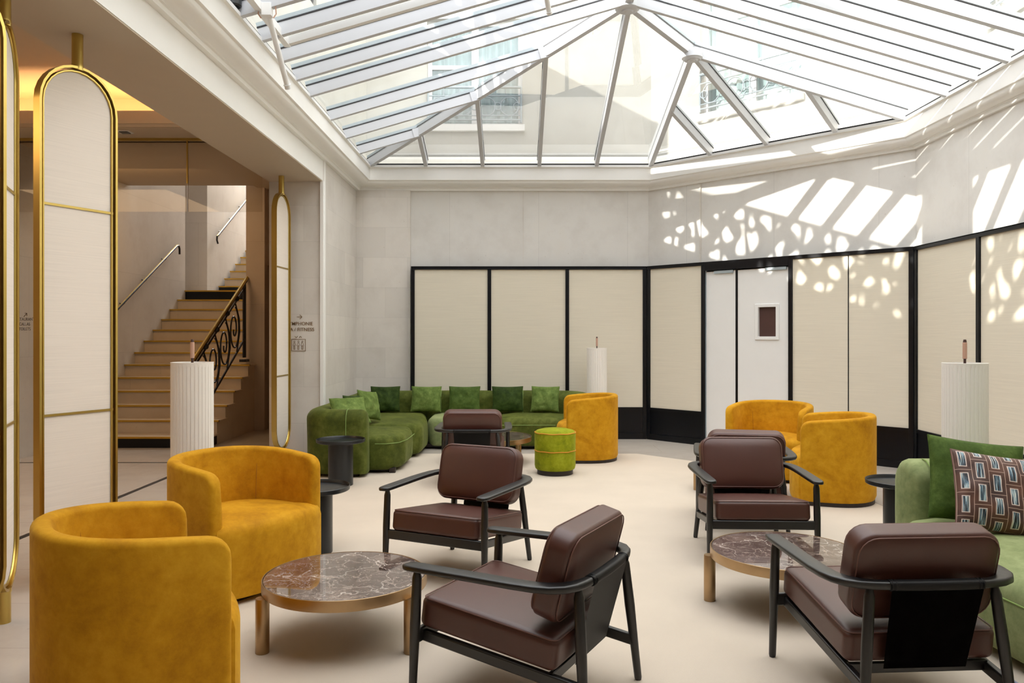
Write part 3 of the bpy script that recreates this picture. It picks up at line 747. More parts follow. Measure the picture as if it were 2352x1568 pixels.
def wall_rail(p0, p1, lab, up_end, down_end):
    e = empty('wall_handrail', (0, 0, 0), 0, lab, 'handrail', 'handrails on the stair wall')
    p0 = Vector(p0); p1 = Vector(p1); path = []
    if down_end: path += [p0+Vector((0, -0.02, -0.16)), p0+Vector((0, -0.07, -0.10)), p0+Vector((0, -0.06, -0.03))]
    path += [p0, p1]
    if up_end: path += [p1+Vector((0, 0.07, 0.01)), p1+Vector((0, 0.10, -0.04)), p1+Vector((0, 0.10, -0.13))]
    bm = bmesh.new(); tube(bm, path, 0.017, 10); link('rail', bm, M['iron'], e)
    bm = bmesh.new(); tube(bm, [p+Vector((0.0, -0.004, 0.013)) for p in path], 0.0085, 8); link('brass_cap', bm, M['brass'], e)
    n = 4
    for i in range(n):
        q = p0.lerp(p1, (i+0.4)/n); bm = bmesh.new(); tube(bm, [q+Vector((0, 0, -0.02)), q+Vector((-0.03, 0, -0.05)), q+Vector((-0.075, 0, -0.02))], 0.009, 8)
        link('bracket', bm, M['iron'], e)
    return e
wall_rail((-5.69, 10.4, 1.38), (-5.69, 13.1, 2.93), 'black handrail with brass cap on the wall of the lower stair flight', True, False)
wall_rail((-5.72, 15.0, 3.35), (-5.72, 17.2, 4.67), 'brass topped black handrail on the bright wall of the upper stair flight', False, True)

# signs engraved on the stone
def text_mesh(name, txt, size, mat, parent, loc, sx=1.0, align='CENTER', sl=1.0):
    cu = bpy.data.curves.new(name+'_curve', 'FONT'); cu.body = txt; cu.size = size; cu.align_x = align; cu.space_line = sl; cu.extrude = 0.0015; cu.offset = size*0.003
    o = bpy.data.objects.new(name+'_tmp', cu); C.objects.link(o)
    bpy.context.view_layer.update()
    me = bpy.data.meshes.new_from_object(o.evaluated_get(bpy.context.evaluated_depsgraph_get()))
    bpy.data.objects.remove(o); me.materials.clear(); me.materials.append(mat)
    n = bpy.data.objects.new(name, me); C.objects.link(n); n.parent = parent; n.location = loc; n.rotation_euler = (PI/2, 0, 0); n.scale = (sx, 1, 1)
    return n
s1_ = empty('wall_sign', (-2.51, 9.016, 0), 0, 'brown engraved direction lettering and lift symbol on the stone pier', 'sign')
text_mesh('lettering', 'SYMPHONIE\nSPA / FITNESS', 0.056, M['sign_brown'], s1_, (0.014, 0, 1.552), 1.0, sl=1.2)
def flat_line(parent, name, pts, r, mat):
    bm = bmesh.new()
    for a, b in pts: beam(bm, (a[0], 0, a[1]), (b[0], 0, b[1]), 0.003, r, up=Vector((0.001, 0, 1)) if abs(a[0]-b[0]) > 1e-4 else Vector((1, 0, 0)))
    return link(name, bm, mat, parent, smooth=False)
flat_line(s1_, 'arrow', [((-0.02, 1.648), (0.038, 1.648)), ((0.015, 1.673), (0.04, 1.648)), ((0.015, 1.623), (0.04, 1.648))], 0.006, M['sign_brown'])
flat_line(s1_, 'lift_frame', [((-0.08, 1.255), (0.08, 1.255)), ((-0.08, 1.39), (0.08, 1.39)), ((-0.08, 1.255), (-0.08, 1.39)), ((0.08, 1.255), (0.08, 1.39))], 0.005, M['sign_brown'])
flat_line(s1_, 'chevron', [((-0.042, 1.425), (-0.026, 1.408)), ((-0.026, 1.408), (-0.010, 1.425)), ((0.006, 1.408), (0.022, 1.425)), ((0.022, 1.425), (0.038, 1.408))], 0.005, M['sign_brown'])
for i in (-1, 0, 1):
    c = i*0.046-0.002; bm = bmesh.new()
    tube(bm, [(c+0.009*math.cos(k*PI/6), 0, 1.362+0.009*math.sin(k*PI/6)) for k in range(12)], 0.0018, 4, closed=True)
    for a, b in (((c-0.006, 1.35), (c-0.018, 1.315)), ((c+0.006, 1.35), (c+0.018, 1.315)), ((c-0.009, 1.318), (c-0.009, 1.272)), ((c+0.009, 1.318), (c+0.009, 1.272)), ((c, 1.318), (c, 1.272)), ((c-0.01, 1.316), (c+0.01, 1.316)), ((c-0.010, 1.273), (c+0.01, 1.273))):
        tube(bm, [(a[0], 0, a[1]), (b[0], 0, b[1])], 0.0018, 4)
    link('figure', bm, M['sign_brown'], s1_)
s2_ = empty('wall_sign', (-5.563, 8.846, 0), 0, 'dark direction lettering on the lobby wall between the two leftmost screens', 'sign')
text_mesh('lettering', 'RESTAURANT\nCALLAS\nTOILETS', 0.050, M['sign_dark'], s2_, (-0.008, 0, 1.602), 0.72, sl=1.1)
flat_line(s2_, 'arrow', [((-0.018, 1.645), (0.015, 1.685)), ((-0.008, 1.687), (0.017, 1.687)), ((0.016, 1.655), (0.016, 1.688))], 0.006, M['sign_dark'])

# ------------------------------------------------------------------ standing screens
def capsule_pts(hw, z0, z1, n=14):
    pts = []
    for k in range(n+1):
        a = PI*k/n; pts.append((hw*math.cos(a), z1-hw+hw*math.sin(a)))
    for k in range(n+1):
        a = PI+PI*k/n; pts.append((hw*math.cos(a), z0+hw+hw*math.sin(a)))
    return pts
def screen(loc, d, lab):
    e = empty('standing_screen', (loc[0], loc[1], 0), rot_to(d), lab, 'screen', 'brass framed pivoting screens under the beam')
    hw, z0, z1 = 0.245, 0.16, 3.02
    out = capsule_pts(hw, z0, z1); inn = capsule_pts(hw-0.014, z0+0.014, z1-0.014); th = 0.028
    bm = bmesh.new(); L = []
    for pts, y in ((out, -th), (inn, -th), (inn, th), (out, th)): L.append([bm.verts.new((x, y, z)) for x, z in pts])
    n = len(out)
    for a in range(4):
        A, B = L[a], L[(a+1) % 4]
        for i in range(n):
            j = (i+1) % n; bm.faces.new((A[i], A[j], B[j], B[i]))
    link('frame', bm, M['brass'], e)
    bead = capsule_pts(hw-0.03, z0+0.03, z1-0.03)
    for s in (-1, 1):
        bm = bmesh.new(); tube(bm, [(x, s*0.012, z) for x, z in bead], 0.007, 6, closed=True); link('inner_bead', bm, M['brass'], e)
    bm = bmesh.new(); pp = capsule_pts(hw-0.026, z0+0.026, z1-0.026)
    a = [bm.verts.new((x, -0.008, z)) for x, z in pp]; b = [bm.verts.new((x, 0.008, z)) for x, z in pp]
    bm.faces.new(a); bm.faces.new(b[::-1])
    for i in range(n): j = (i+1) % n; bm.faces.new((a[i], a[j], b[j], b[i]))
    link('fabric_panel', bm, M['screen_fabric'], e, smooth=False)
    for z in (2.19, 0.988):
        bm = bmesh.new(); box(bm, -hw+0.02, hw-0.02, -0.014, 0.014, z-0.007, z+0.007); link('cross_bar', bm, M['brass'], e, smooth=False)
    bm = bmesh.new(); lathe(bm, [(0, 3.0), (0.032, 3.0), (0.033, 3.03), (0.031, 3.035), (0.031, 3.212), (0, 3.212)], 24); link('top_pole', bm, M['brass'], e)
    bm = bmesh.new(); lathe(bm, [(0, 0), (0.031, 0), (0.031, 0.15), (0.034, 0.155), (0.034, 0.175), (0, 0.175)], 24); link('foot_pole', bm, M['brass'], e)
    return e
screen((-2.42, 3.30), (0.42, 0.91), 'brass edge of the nearest standing screen, at the left edge of the photo')
screen((-2.573, 3.92), (-0.40, 0.92), 'brass framed screen turned almost edge on beside the left edge of the photo')
screen((-2.58, 4.59), (0.43, 0.90), 'large ivory screen in brass pill shaped frame, widest of the standing screens')
screen((-2.61, 8.69), (0.03, 1.0), 'far brass framed screen beside the stone pier with lettering')

# ------------------------------------------------------------------ pleated floor lamps
def make_lamp():
    e = empty('floor_lamp')
    n = 34; R = 0.133; z0, z1 = 0.04, 1.262; bm = bmesh.new(); o0 = []; o1 = []
    for k in range(n*4):
        a = 2*PI*k/(n*4); r = R-(0.004 if k % 4 == 0 else 0.0)
        o0.append(bm.verts.new((r*math.cos(a), r*math.sin(a), z0))); o1.append(bm.verts.new((r*math.cos(a), r*math.sin(a), z1)))
    m = n*4
    for k in range(m): j = (k+1) % m; bm.faces.new((o0[k], o0[j], o1[j], o1[k]))
    link('shade', bm, M['lamp_shade'], e, angle=15)
    bm = bmesh.new(); lathe(bm, [(R-0.01, z1-0.03), (R-0.002, z1-0.03), (R+0.001, z1+0.002), (R-0.006, z1+0.003), (R-0.010, z1-0.03)], 64); link('rim', bm, M['lamp_shade'], e)
    bm = bmesh.new(); lathe(bm, [(0, 0), (R-0.015, 0), (R-0.015, 0.03), (R-0.02, 0.04), (0, 0.04)], 48); link('base', bm, M['dark_metal'], e)
    bm = bmesh.new(); lathe(bm, [(0, 0.04), (0.008, 0.04), (0.008, 1.29), (0.011, 1.29), (0.011, 1.40), (0.008, 1.415), (0, 1.415)], 16); link('stem', bm, M['brown'], e)
    bm = bmesh.new(); lathe(bm, [(0.010, 1.290), (0.0135, 1.292), (0.0135, 1.395), (0.010, 1.397)], 16); link('handle', bm, M['copper_wood'], e)
    bm = bmesh.new()
    for k in range(4): tube(bm, [(0, 0, z1-0.05), ((R-0.006)*math.cos(k*PI/2+0.4), (R-0.006)*math.sin(k*PI/2+0.4), z1-0.02)], 0.003, 6)
    link('spider', bm, M['dark_metal'], e)
    return e
lamp = make_lamp(); lamp.location = (-2.14, 5.16, 0)
tag(lamp, 'tall white pleated cylinder floor lamp behind the mustard tub chairs on the left', 'floor lamp', 'pleated floor lamps')
l2 = copy_tree(lamp); l2.location = (1.082, 10.36, 0); tag(l2, 'white pleated floor lamp far off at the back wall behind the sofa end', 'floor lamp', 'pleated floor lamps')
l3 = copy_tree(lamp); l3.location = (2.90, 5.03, 0); tag(l3, 'large white pleated floor lamp on the right behind the patterned cushion', 'floor lamp', 'pleated floor lamps')

# ------------------------------------------------------------------ mustard tub chairs
def tub_plan(hw, D, straight, n=26):
    """open U curve from near arm front (+y) round the back to far arm front; front at x=0, back at x=-D"""
    pts = []; b = D-straight
    for k in range(5): pts.append((-straight*k/5, hw))
    for k in range(n+1):
        a = PI/2+PI*k/n; e = 0.86
        cx, sy = math.cos(a), math.sin(a)
        pts.append((-straight+b*math.copysign(abs(cx)**e, cx), hw*math.copysign(abs(sy)**e, sy)))
    for k in range(4, -1, -1): pts.append((-straight*k/5, -hw))
    return pts
def make_tub():
    e = empty('tub_chair')
    hw, D, th = 0.400, 0.61, 0.072
    outer = tub_plan(hw, D, 0.20)
    P = [Vector((x, y, 0)) for x, y in outer]
    # resample evenly
    L = [0]
    for a, b in zip(P[:-1], P[1:]): L.append(L[-1]+(b-a).length)
    tot = L[-1]; ns = 72; pts = []
    ss = [0, 0.006, 0.016, 0.03, 0.05, 0.075] + [0.1+(tot-0.2)*k/(ns-1) for k in range(ns)] + [tot-0.075, tot-0.05, tot-0.03, tot-0.016, tot-0.006, tot]
    def at(s):
        for i in range(len(L)-1):
            if s <= L[i+1]+1e-9: 
                t = (s-L[i])/(L[i+1]-L[i]); return P[i].lerp(P[i+1], t)
        return P[-1]
    rows = []; bm = bmesh.new(); z0 = 0.035
    inner_top = []
    for s in ss:
        p = at(s); t = (at(min(tot, s+0.004))-at(max(0, s-0.004))).normalized(); nin = Vector((-t.y, t.x, 0))
        ctr = Vector((-0.3, 0, 0))
        if nin.dot(ctr-p) < 0: nin = -nin
        u = s/tot; back = math.sin(PI*u)
        zt = 0.695+0.055*back**0.7
        dd = min(s, tot-s)
        rc = 0.07
        if dd < rc: zt -= rc-math.sqrt(max(0, rc*rc-(rc-dd)**2))
        re = 0.03; k = 0.0
        if dd < re: k = 1-math.sqrt(max(0, 1-(1-dd/re)**2))
        T = th*(1-0.75*k); o0 = (th-T)/2
        r = min(T*0.46, 0.026); prof = []
        prof.append((o0+0.012, z0)); prof.append((o0, z0+0.03)); prof.append((o0, 0.4))
        for q in range(6):
            a = PI/2*q/5; prof.append((o0+r-r*math.cos(a), zt-r+r*math.sin(a)))
        for q in range(6):
            a = PI/2*q/5; prof.append((o0+T-r+r*math.sin(a), zt-r+r*math.cos(a)))
        prof.append((o0+T+0.012, 0.5)); prof.append((o0+T+0.016, 0.36)); prof.append((o0+T, z0))
        rows.append([bm.verts.new(p+nin*a+Vector((0, 0, z))) for a, z in prof])
        inner_top.append((p+nin*(o0+T+0.004), zt))
    for a, b in zip(rows[:-1], rows[1:]):
        for i in range(len(a)-1): bm.faces.new((a[i], a[i+1], b[i+1], b[i]))
        bm.faces.new((a[-1], a[0], b[0], b[-1]))
    bm.faces.new(rows[0]); bm.faces.new(rows[-1][::-1])
    sh = link('shell', bm, M['gold'], e, angle=60)
    for idx in (24, len(ss)-25):
        p, zt = inner_top[idx]; inn = (Vector((-0.3, 0, 0))-p).normalized()
        bm = bmesh.new(); tube(bm, [p+Vector((0, 0, zt-0.025))-inn*0.01, p+inn*0.004+Vector((0, 0, 0.6)), p+inn*0.012+Vector((0, 0, 0.5)), p+inn*0.016+Vector((0, 0, 0.40))], 0.0014, 5); link('seam', bm, M['gold_seam'], sh)
    # seat block
    hi = hw-th+0.012; plan = []
    for k in range(17):
        a = -PI/2+PI*k/16; plan.append((0.035*math.cos(a)-0.012, hi*math.sin(a) if abs(math.sin(a)) > 0.98 else hi*math.sin(a)))
    wf = hw-0.022; plan = [(-0.004, -hi), (-0.002, -wf)] + [(0.012+0.085*(1-(y/wf)**2)**0.8, y) for y in [wf*(-1+2*k/18) for k in range(19)]] + [(-0.002, wf), (-0.004, hi)]
    ip = tub_plan(hi, D-th+0.012, 0.19, 22)
    plan += [(x-0.004, y) for x, y in ip[1:-1]]
    cx = -0.26; ctr = Vector((cx, 0, 0))
    prof = [(0.985, 0.035), (1.0, 0.06), (1.0, 0.355), (0.985, 0.385), (0.95, 0.408), (0.88, 0.422), (0.7, 0.434), (0.45, 0.440), (0.2, 0.442)]
    bm = bmesh.new(); rings = []
    for sc, z in prof:
        rings.append([bm.verts.new(((x-cx)*sc+cx, y*sc, z)) for x, y in plan])
    n = len(plan)
    for a, b in zip(rings[:-1], rings[1:]):
        for i in range(n): j = (i+1) % n; bm.faces.new((a[i], a[j], b[j], b[i]))
    cv = bm.verts.new((cx, 0, 0.442)); 
    for i in range(n): bm.faces.new((rings[-1][i], rings[-1][(i+1) % n], cv))
    bm.faces.new(rings[0][::-1])
    link('seat', bm, M['gold'], e, angle=50)
    pl = [(0.0, -hw+0.03), (0.0, hw-0.03)] + [(x*0.96-0.012, y*0.95) for x, y in outer[1:-1]]
    bm = bmesh.new(); prism(bm, pl, 0.0, 0.04); link('plinth', bm, M['plinth'], e, smooth=False)
    return e
tub = make_tub()
G = 'mustard velvet tub chairs'
def place(o, F, n, lab, cat, group, z=GZ, back=0.0):
    n = Vector((n[0], n[1])).normalized()
    o.location = (F[0]-n.x*back, F[1]-n.y*back, z); o.rotation_euler = (0, 0, math.atan2(n.y, n.x)); tag(o, lab, cat, group)
place(tub, (-1.38, 4.40), (0.86, -0.51), 'mustard velvet tub chair behind the near marble table, facing right with its seat showing', 'armchair', G)
for F, n, lab in (((-1.255, 3.165), (0.82, 0.57), 'nearest mustard velvet tub chair, seen from behind at the lower left'),
                  ((0.575, 9.05), (-1, 0.02), 'mustard velvet tub chair beside the lime pouf at the end of the green sofa'),
                  ((2.54, 6.93), (-0.93, 0.36), 'mustard velvet tub chair seen from the side, nearer of the pair at far right'),
                  ((2.45, 7.70), (-0.60, -0.80), 'mustard velvet tub chair standing before the white double door, its seat facing the room')):
    c = copy_tree(tub); place(c, F, n, lab, 'armchair', G)

# ------------------------------------------------------------------ leather armchairs
def rsec(w, h, k=0.35):
    """rounded flat section, points (a, b)"""
    pts = []
    r = min(w, h)*k
    for cx, cy, a0 in ((w/2-r, h/2-r, 0), (-w/2+r, h/2-r, 90), (-w/2+r, -h/2+r, 180), (w/2-r, -h/2+r, 270)):
        for q in range(4):
            a = math.radians(a0+30*q); pts.append((cx+r*math.cos(a), cy+r*math.sin(a)))
    return pts
def ribbon(bm, path, ws, hs):
    """flat bar along a path; width lies horizontally"""
    P = [Vector(p) for p in path]; rows = []
    for i, p in enumerate(P):
        t = (P[min(i+1, len(P)-1)]-P[max(i-1, 0)]).normalized(); s = t.cross(Vector((0, 0, 1))).normalized(); u = s.cross(t)
        rows.append([bm.verts.new(p+s*a+u*b) for a, b in rsec(ws[i], hs[i])])
    n = len(rows[0])
    for a, b in zip(rows[:-1], rows[1:]):
        for i in range(n): j = (i+1) % n; bm.faces.new((a[i], a[j], b[j], b[i]))
    bm.faces.new(rows[0][::-1]); bm.faces.new(rows[-1])
def make_armchair():
    e = empty('leather_armchair')
    za = 0.535
    # arms: plan curve from tip to the leather wrapped middle of the back rail
    plan = [(0.375, 0.322), (0.371, 0.323), (0.362, 0.324), (0.345, 0.325), (0.30, 0.327), (0.15, 0.332), (0.0, 0.337), (-0.12, 0.339), (-0.20, 0.335), (-0.255, 0.322), (-0.295, 0.298), (-0.322, 0.262), (-0.338, 0.22), (-0.347, 0.17)]
    ws = [0.014, 0.040, 0.058, 0.068, 0.072, 0.073, 0.072, 0.070, 0.068, 0.066, 0.060, 0.052, 0.044, 0.038]
    hs = [0.012, 0.017, 0.021, 0.022, 0.022, 0.022, 0.023, 0.024, 0.025, 0.027, 0.029, 0.030, 0.031, 0.031]
    for s in (1, -1):
        bm = bmesh.new(); ribbon(bm, [(x, s*y, za-0.012*max(0, x)) for x, y in plan], ws, hs); link('armrest', bm, M['black_wood'], e, angle=50)
    bm = bmesh.new(); yy = [0.175, 0.09, 0.0, -0.09, -0.175]
    ribbon(bm, [(-0.347-0.006*(1-(y/0.175)**2), y, za) for y in yy], [0.043]*5, [0.036]*5)
    br = link('back_rail', bm, M['black_leather'], e, angle=50)
    for y in (0.17, 0.155, -0.155, -0.17):
        bm = bmesh.new(); tube(bm, [(-0.349+0.023*math.cos(a*PI/8), y, za+0.019*math.sin(a*PI/8)) for a in range(16)], 0.0022, 5, closed=True); link('stitch_line', bm, M['stitch'] if False else M['black_leather'], br)
    def leg(x0, y0, x1, y1, ztop):
        pts = []; rr = []
        for t, r in ((0, 0.011), (0.02, 0.014), (0.25, 0.017), (0.6, 0.021), (0.93, 0.019), (0.975, 0.013), (1, 0.009)):
            pts.append((x0+(x1-x0)*t, y0+(y1-y0)*t, ztop*t)); rr.append(r)
        rr[0] = 0.013; rr[1] = 0.0155
        bm = bmesh.new(); tube(bm, pts, rr, 14); link('leg', bm, M['black_wood'], e, angle=50)
    for s in (1, -1):
        leg(0.335, s*0.332, 0.315, s*0.325, za-0.008)
        leg(-0.375, s*0.285, -0.330, s*0.235, za-0.008)
    # frame rails
    bm = bmesh.new(); beam(bm, (0.322, -0.33, 0.262), (0.322, 0.33, 0.262), 0.024, 0.055); link('front_rail', bm, M['black_wood'], e, bevel=0.006)
    for s in (1, -1):
        bm = bmesh.new(); beam(bm, (0.32, s*0.275, 0.254), (-0.357, s*0.268, 0.170), 0.028, 0.044); link('side_rail', bm, M['black_wood'], e, bevel=0.006)
    bm = bmesh.new(); beam(bm, (-0.235, -0.27, 0.192), (-0.235, 0.27, 0.192), 0.02, 0.04); link('cross_rail', bm, M['black_wood'], e, bevel=0.004)
    # leather sling
    bm = bmesh.new(); n = 10; rows = []
    for i in range(n+1):
        t = i/n; x = -0.366+0.085*t; z = za-0.01-(za-0.01-0.205)*t; w = 0.172-0.014*t
        rows.append([bm.verts.new((x, y, z)) for y in (-w, -w/2, 0, w/2, w)])
    for a, b in zip(rows[:-1], rows[1:]):
        for i in range(4): bm.faces.new((a[i], a[i+1], b[i+1], b[i]))
    r = bmesh.ops.solidify(bm, geom=bm.faces[:], thickness=0.006)
    link('back_sling', bm, M['black_leather'], e)
    # seat cushion
    tilt = Matrix.Translation((0.033, 0, 0.312)) @ Matrix.Rotation(math.radians(-7.0), 4, 'Y')
    def puff_seat(v):
        if v.z > 0: v.z += 0.014*(1-(v.x/0.30)**2)*(1-(v.y/0.30)**2)
        k = 1-0.035*abs(v.z)/0.06
        return v
    bm = bmesh.new(); rbox(bm, 0.60, 0.585, 0.125, 0.03, 4, 6, puff_seat, tilt, rv=(0.035, 0.035, 0.028)); c1 = link('seat_cushion', bm, M['leather'], e, angle=60)
    def rr_path(hx, hy, z, r, m, n=5):
        pts = []
        for cx, cy, a0 in ((hx-r, hy-r, 0), (-hx+r, hy-r, 90), (-hx+r, -hy+r, 180), (hx-r, -hy+r, 270)):
            for q in range(n+1):
                a = math.radians(a0+90*q/n); pts.append(m @ Vector((cx+r*math.cos(a), cy+r*math.sin(a), z)))
        return pts
    bm = bmesh.new(); tube(bm, rr_path(0.293, 0.286, 0.057, 0.03, tilt), 0.0028, 5, closed=True); link('piping', bm, M['stitch'], c1)
    # back cushion: local x thickness, z height
    bt = Matrix.Translation((-0.235, 0, 0.553)) @ Matrix.Rotation(math.radians(-15.0), 4, 'Y')
    H, Wd, T = 0.35, 0.555, 0.125
    def puff_back(v):
        if v.x > 0: v.x += 0.016*(1-(v.y/0.28)**2)*(1-(v.z/0.18)**2)
        return v
    bm = bmesh.new(); rbox(bm, T, Wd, H, 0.05, 5, 6, puff_back, bt, rv=(0.03, 0.075, 0.075)); c2 = link('back_cushion', bm, M['leather'], e, angle=60)
    rotm = bt @ Matrix.Rotation(math.radians(90), 4, 'Y')
    for sgn in (1, -1):
        bm = bmesh.new(); tube(bm, rr_path(H/2-0.010, Wd/2-0.010, sgn*0.053, 0.07, rotm), 0.0025, 5, closed=True); link('piping', bm, M['stitch'], c2)
    return e
arm = make_armchair(); G = 'plum leather armchairs'
def put_arm(o, O, n, lab):
    o.location = (O[0], O[1], GZ); o.rotation_euler = (0, 0, math.atan2(n[1], n[0])); tag(o, lab, 'armchair', G)
put_arm(arm, (0.048, 3.18), (-0.88, 0.47), 'plum leather armchair in the centre foreground, seen from behind beside the near marble table')
for O, n, lab in (((-0.328, 4.76), (-0.43, -0.90), 'plum leather armchair facing the camera behind the near marble table'),
                  ((1.50, 3.17), (-0.06, 0.998), 'plum leather armchair at the lower right, seen squarely from behind with its black sling back'),
                  ((1.545, 5.14), (-0.04, -1.0), 'plum leather armchair facing the camera behind the right marble table'),
                  ((1.76, 6.03), (0.20, 0.98), 'plum leather armchair with its back against the one facing the right marble table'),
                  ((-0.405, 7.62), (0.0, 1.0), 'farthest plum leather armchair, back turned, in front of the green corner sofa')):
    c = copy_tree(arm); put_arm(c, O, n, lab)

# ------------------------------------------------------------------ coffee tables
def coffee_table(ctr, R, a0, lab, rz=0.0):
    e = empty('coffee_table', (ctr[0], ctr[1], GZ), 0, lab, 'coffee table', 'round marble coffee tables on bronze legs')
    t = 0.297
    bm = bmesh.new(); lathe(bm, [(0, t-0.018), (R-0.008, t-0.018), (R-0.008, t-0.0015), (R-0.0095, t), (0, t)], 96); link('marble_top', bm, M['marble'], e, angle=30).rotation_euler = (0, 0, rz)
    bm = bmesh.new(); lathe(bm, [(R-0.02, t-0.05), (R-0.001, t-0.05), (R, t-0.048), (R, t), (R-0.001, t+0.001), (R-0.005, t+0.001), (R-0.006, t-0.002), (R-0.006, t-0.02), (R-0.02, t-0.022), (R-0.02, t-0.05)], 96); link('rim', bm, M['bronze'], e, angle=30)
    for k in range(3):
        a = math.radians(a0+120*k); x, y = (R+0.002)*math.cos(a), (R+0.002)*math.sin(a)
        bm = bmesh.new(); lathe(bm, [(0, 0), (0.030, 0), (0.031, 0.002), (0.031, t-0.053), (0.030, t-0.050), (0, t-0.050)], 28, x, y); link('leg', bm, M['bronze'], e, angle=30)
    return e
coffee_table((-0.81, 3.72), 0.385, -30, 'round dark marble coffee table with bronze rim and legs in the left foreground')
coffee_table((1.43, 4.14), 0.385, 168, 'round dark marble coffee table behind the lower right armchair, partly covered by it', 1.2)
coffee_table((-0.29, 8.76), 0.47, -47, 'wider round marble coffee table in front of the green corner sofa', 2.2)
coffee_table((2.045, 7.15), 0.37, 170, 'round coffee table almost hidden behind the back to back armchairs, one bronze leg showing', 2.9)

# ------------------------------------------------------------------ black side tables
def side_table(x, y, lab):
    e = empty('side_table', (x, y, GZ), 0, lab, 'side table', 'round black metal side tables')
    bm = bmesh.new(); lathe(bm, [(0, 0.41), (0.222, 0.41), (0.229, 0.415), (0.231, 0.44), (0.228, 0.442), (0.226, 0.44), (0.222, 0.42), (0.216, 0.417), (0, 0.417)], 64); link('tray_top', bm, M['dark_metal'], e, angle=35)
    bm = bmesh.new(); lathe(bm, [(0, 0), (0.114, 0), (0.117, 0.003), (0.117, 0.41), (0, 0.41)], 48); link('column', bm, M['dark_metal'], e, angle=35)
side_table(-1.671, 7.45, 'black metal tray side table in front of the green sofa arm')
side_table(-1.328, 5.15, 'black metal tray side table right behind the mustard tub chair facing right')
side_table(2.646, 5.34, 'black metal tray side table tucked beside the right green sofa')

# ------------------------------------------------------------------ lime pouf
e = empty('pouf', (0.41, 8.07, GZ), 0, 'lime green velvet drum pouf with amber piping beside the far mustard chair', 'pouf')
bm = bmesh.new(); lathe(bm, [(0.0, 0.05), (0.195, 0.05), (0.205, 0.06), (0.212, 0.09), (0.211, 0.24), (0.213, 0.41), (0.212, 0.425), (0.19, 0.447), (0.13, 0.462), (0.0, 0.468)], 56); b = link('body', bm, M['lime'], e, angle=60)
for z, r in ((0.428, 0.212), (0.245, 0.213)):
    bm = bmesh.new(); tube(bm, [(r*math.cos(2*PI*k/56), r*math.sin(2*PI*k/56), z+0.002*math.sin(k*0.9)) for k in range(56)], 0.005, 6, closed=True); link('piping', bm, M['orange_pipe'], b)
bm = bmesh.new(); lathe(bm, [(0, 0), (0.185, 0), (0.185, 0.055), (0, 0.055)], 48); link('plinth', bm, M['plinth'], e)

# ------------------------------------------------------------------ green sofas
def sofa_block(parent, name, pts, z0, z1, mat, r=0.09, puff=0.02, noise_a=0.006):
    """soft upholstered block from a rounded plan polygon"""
    n = len(pts); cx = sum(p[0] for p in pts)/n; cy = sum(p[1] for p in pts)/n
    bm = bmesh.new(); rings = []
    prof = [(-0.035, z0), (-0.012, z0+0.02), (0, z0+0.06), (0.006, (z0+z1)/2), (0, z1-r)]
    for q in range(1, 7):
        a = PI/2*q/6; prof.append((-r+r*math.cos(a), z1-r+r*math.sin(a)))
    # offset inward using vertex normals
    def offs(d):
        out = []
        for i in range(n):
            p0, p1, p2 = Vector(pts[i-1]), Vector(pts[i]), Vector(pts[(i+1) % n])
            t = (p2-p0).normalized(); nr = Vector((t.y, -t.x))
            q = p1+nr*d
            out.append(q)
        return out
    area2 = sum(pts[i][0]*pts[(i+1) % n][1]-pts[(i+1) % n][0]*pts[i][1] for i in range(n))
    sg = 1 if area2 > 0 else -1
    for d, z in prof:
        rings.append([bm.verts.new((q.x, q.y, z)) for q in offs(d*sg)])
    last = offs(-r*sg)
    for k in (0.8, 0.55, 0.3, 0.1):
        rings.append([bm.verts.new((cx+(q.x-cx)*k, cy+(q.y-cy)*k, z1+puff*(1-k*k))) for q in last])
    for a, b in zip(rings[:-1], rings[1:]):
        for i in range(n): j = (i+1) % n; bm.faces.new((a[i], a[j], b[j], b[i]))
    bm.faces.new(rings[-1]); bm.faces.new(rings[0][::-1])
    for v in bm.verts: 
        v.co += Vector((noise.noise(v.co*5), noise.noise(v.co*5+Vector((9, 0, 0))), noise.noise(v.co*5+Vector((0, 9, 0)))*0.6))*noise_a
    return link(name, bm, mat, parent, angle=70)
def rpoly(corners, rads, n=8):
    """polygon with rounded corners"""
    out = []; m = len(corners)
    for i in range(m):
        p0, p, p2 = Vector(corners[i-1]), Vector(corners[i]), Vector(corners[(i+1) % m]); r = rads[i] if isinstance(rads, (list, tuple)) else rads
        a = (p0-p).normalized(); b = (p2-p).normalized(); half = math.acos(max(-1, min(1, a.dot(b))))/2
        d = min(r/math.tan(half), (p0-p).length*0.49, (p2-p).length*0.49)
        A = p+a*d; B = p+b*d
        for k in range(n+1):
            t = k/n; out.append(tuple(A*(1-t)**2+p*2*t*(1-t)+B*t*t))
        q = Vector(out[-1]); nxt = p2
    # subdivide long straight runs
    res = []
    for i in range(len(out)):
        a = Vector(out[i]); b = Vector(out[(i+1) % len(out)]); res.append(tuple(a)); L = (b-a).length
        if L > 0.16:
            k = int(L/0.09)
            for q in range(1, k): res.append(tuple(a.lerp(b, q/k)))
    return res
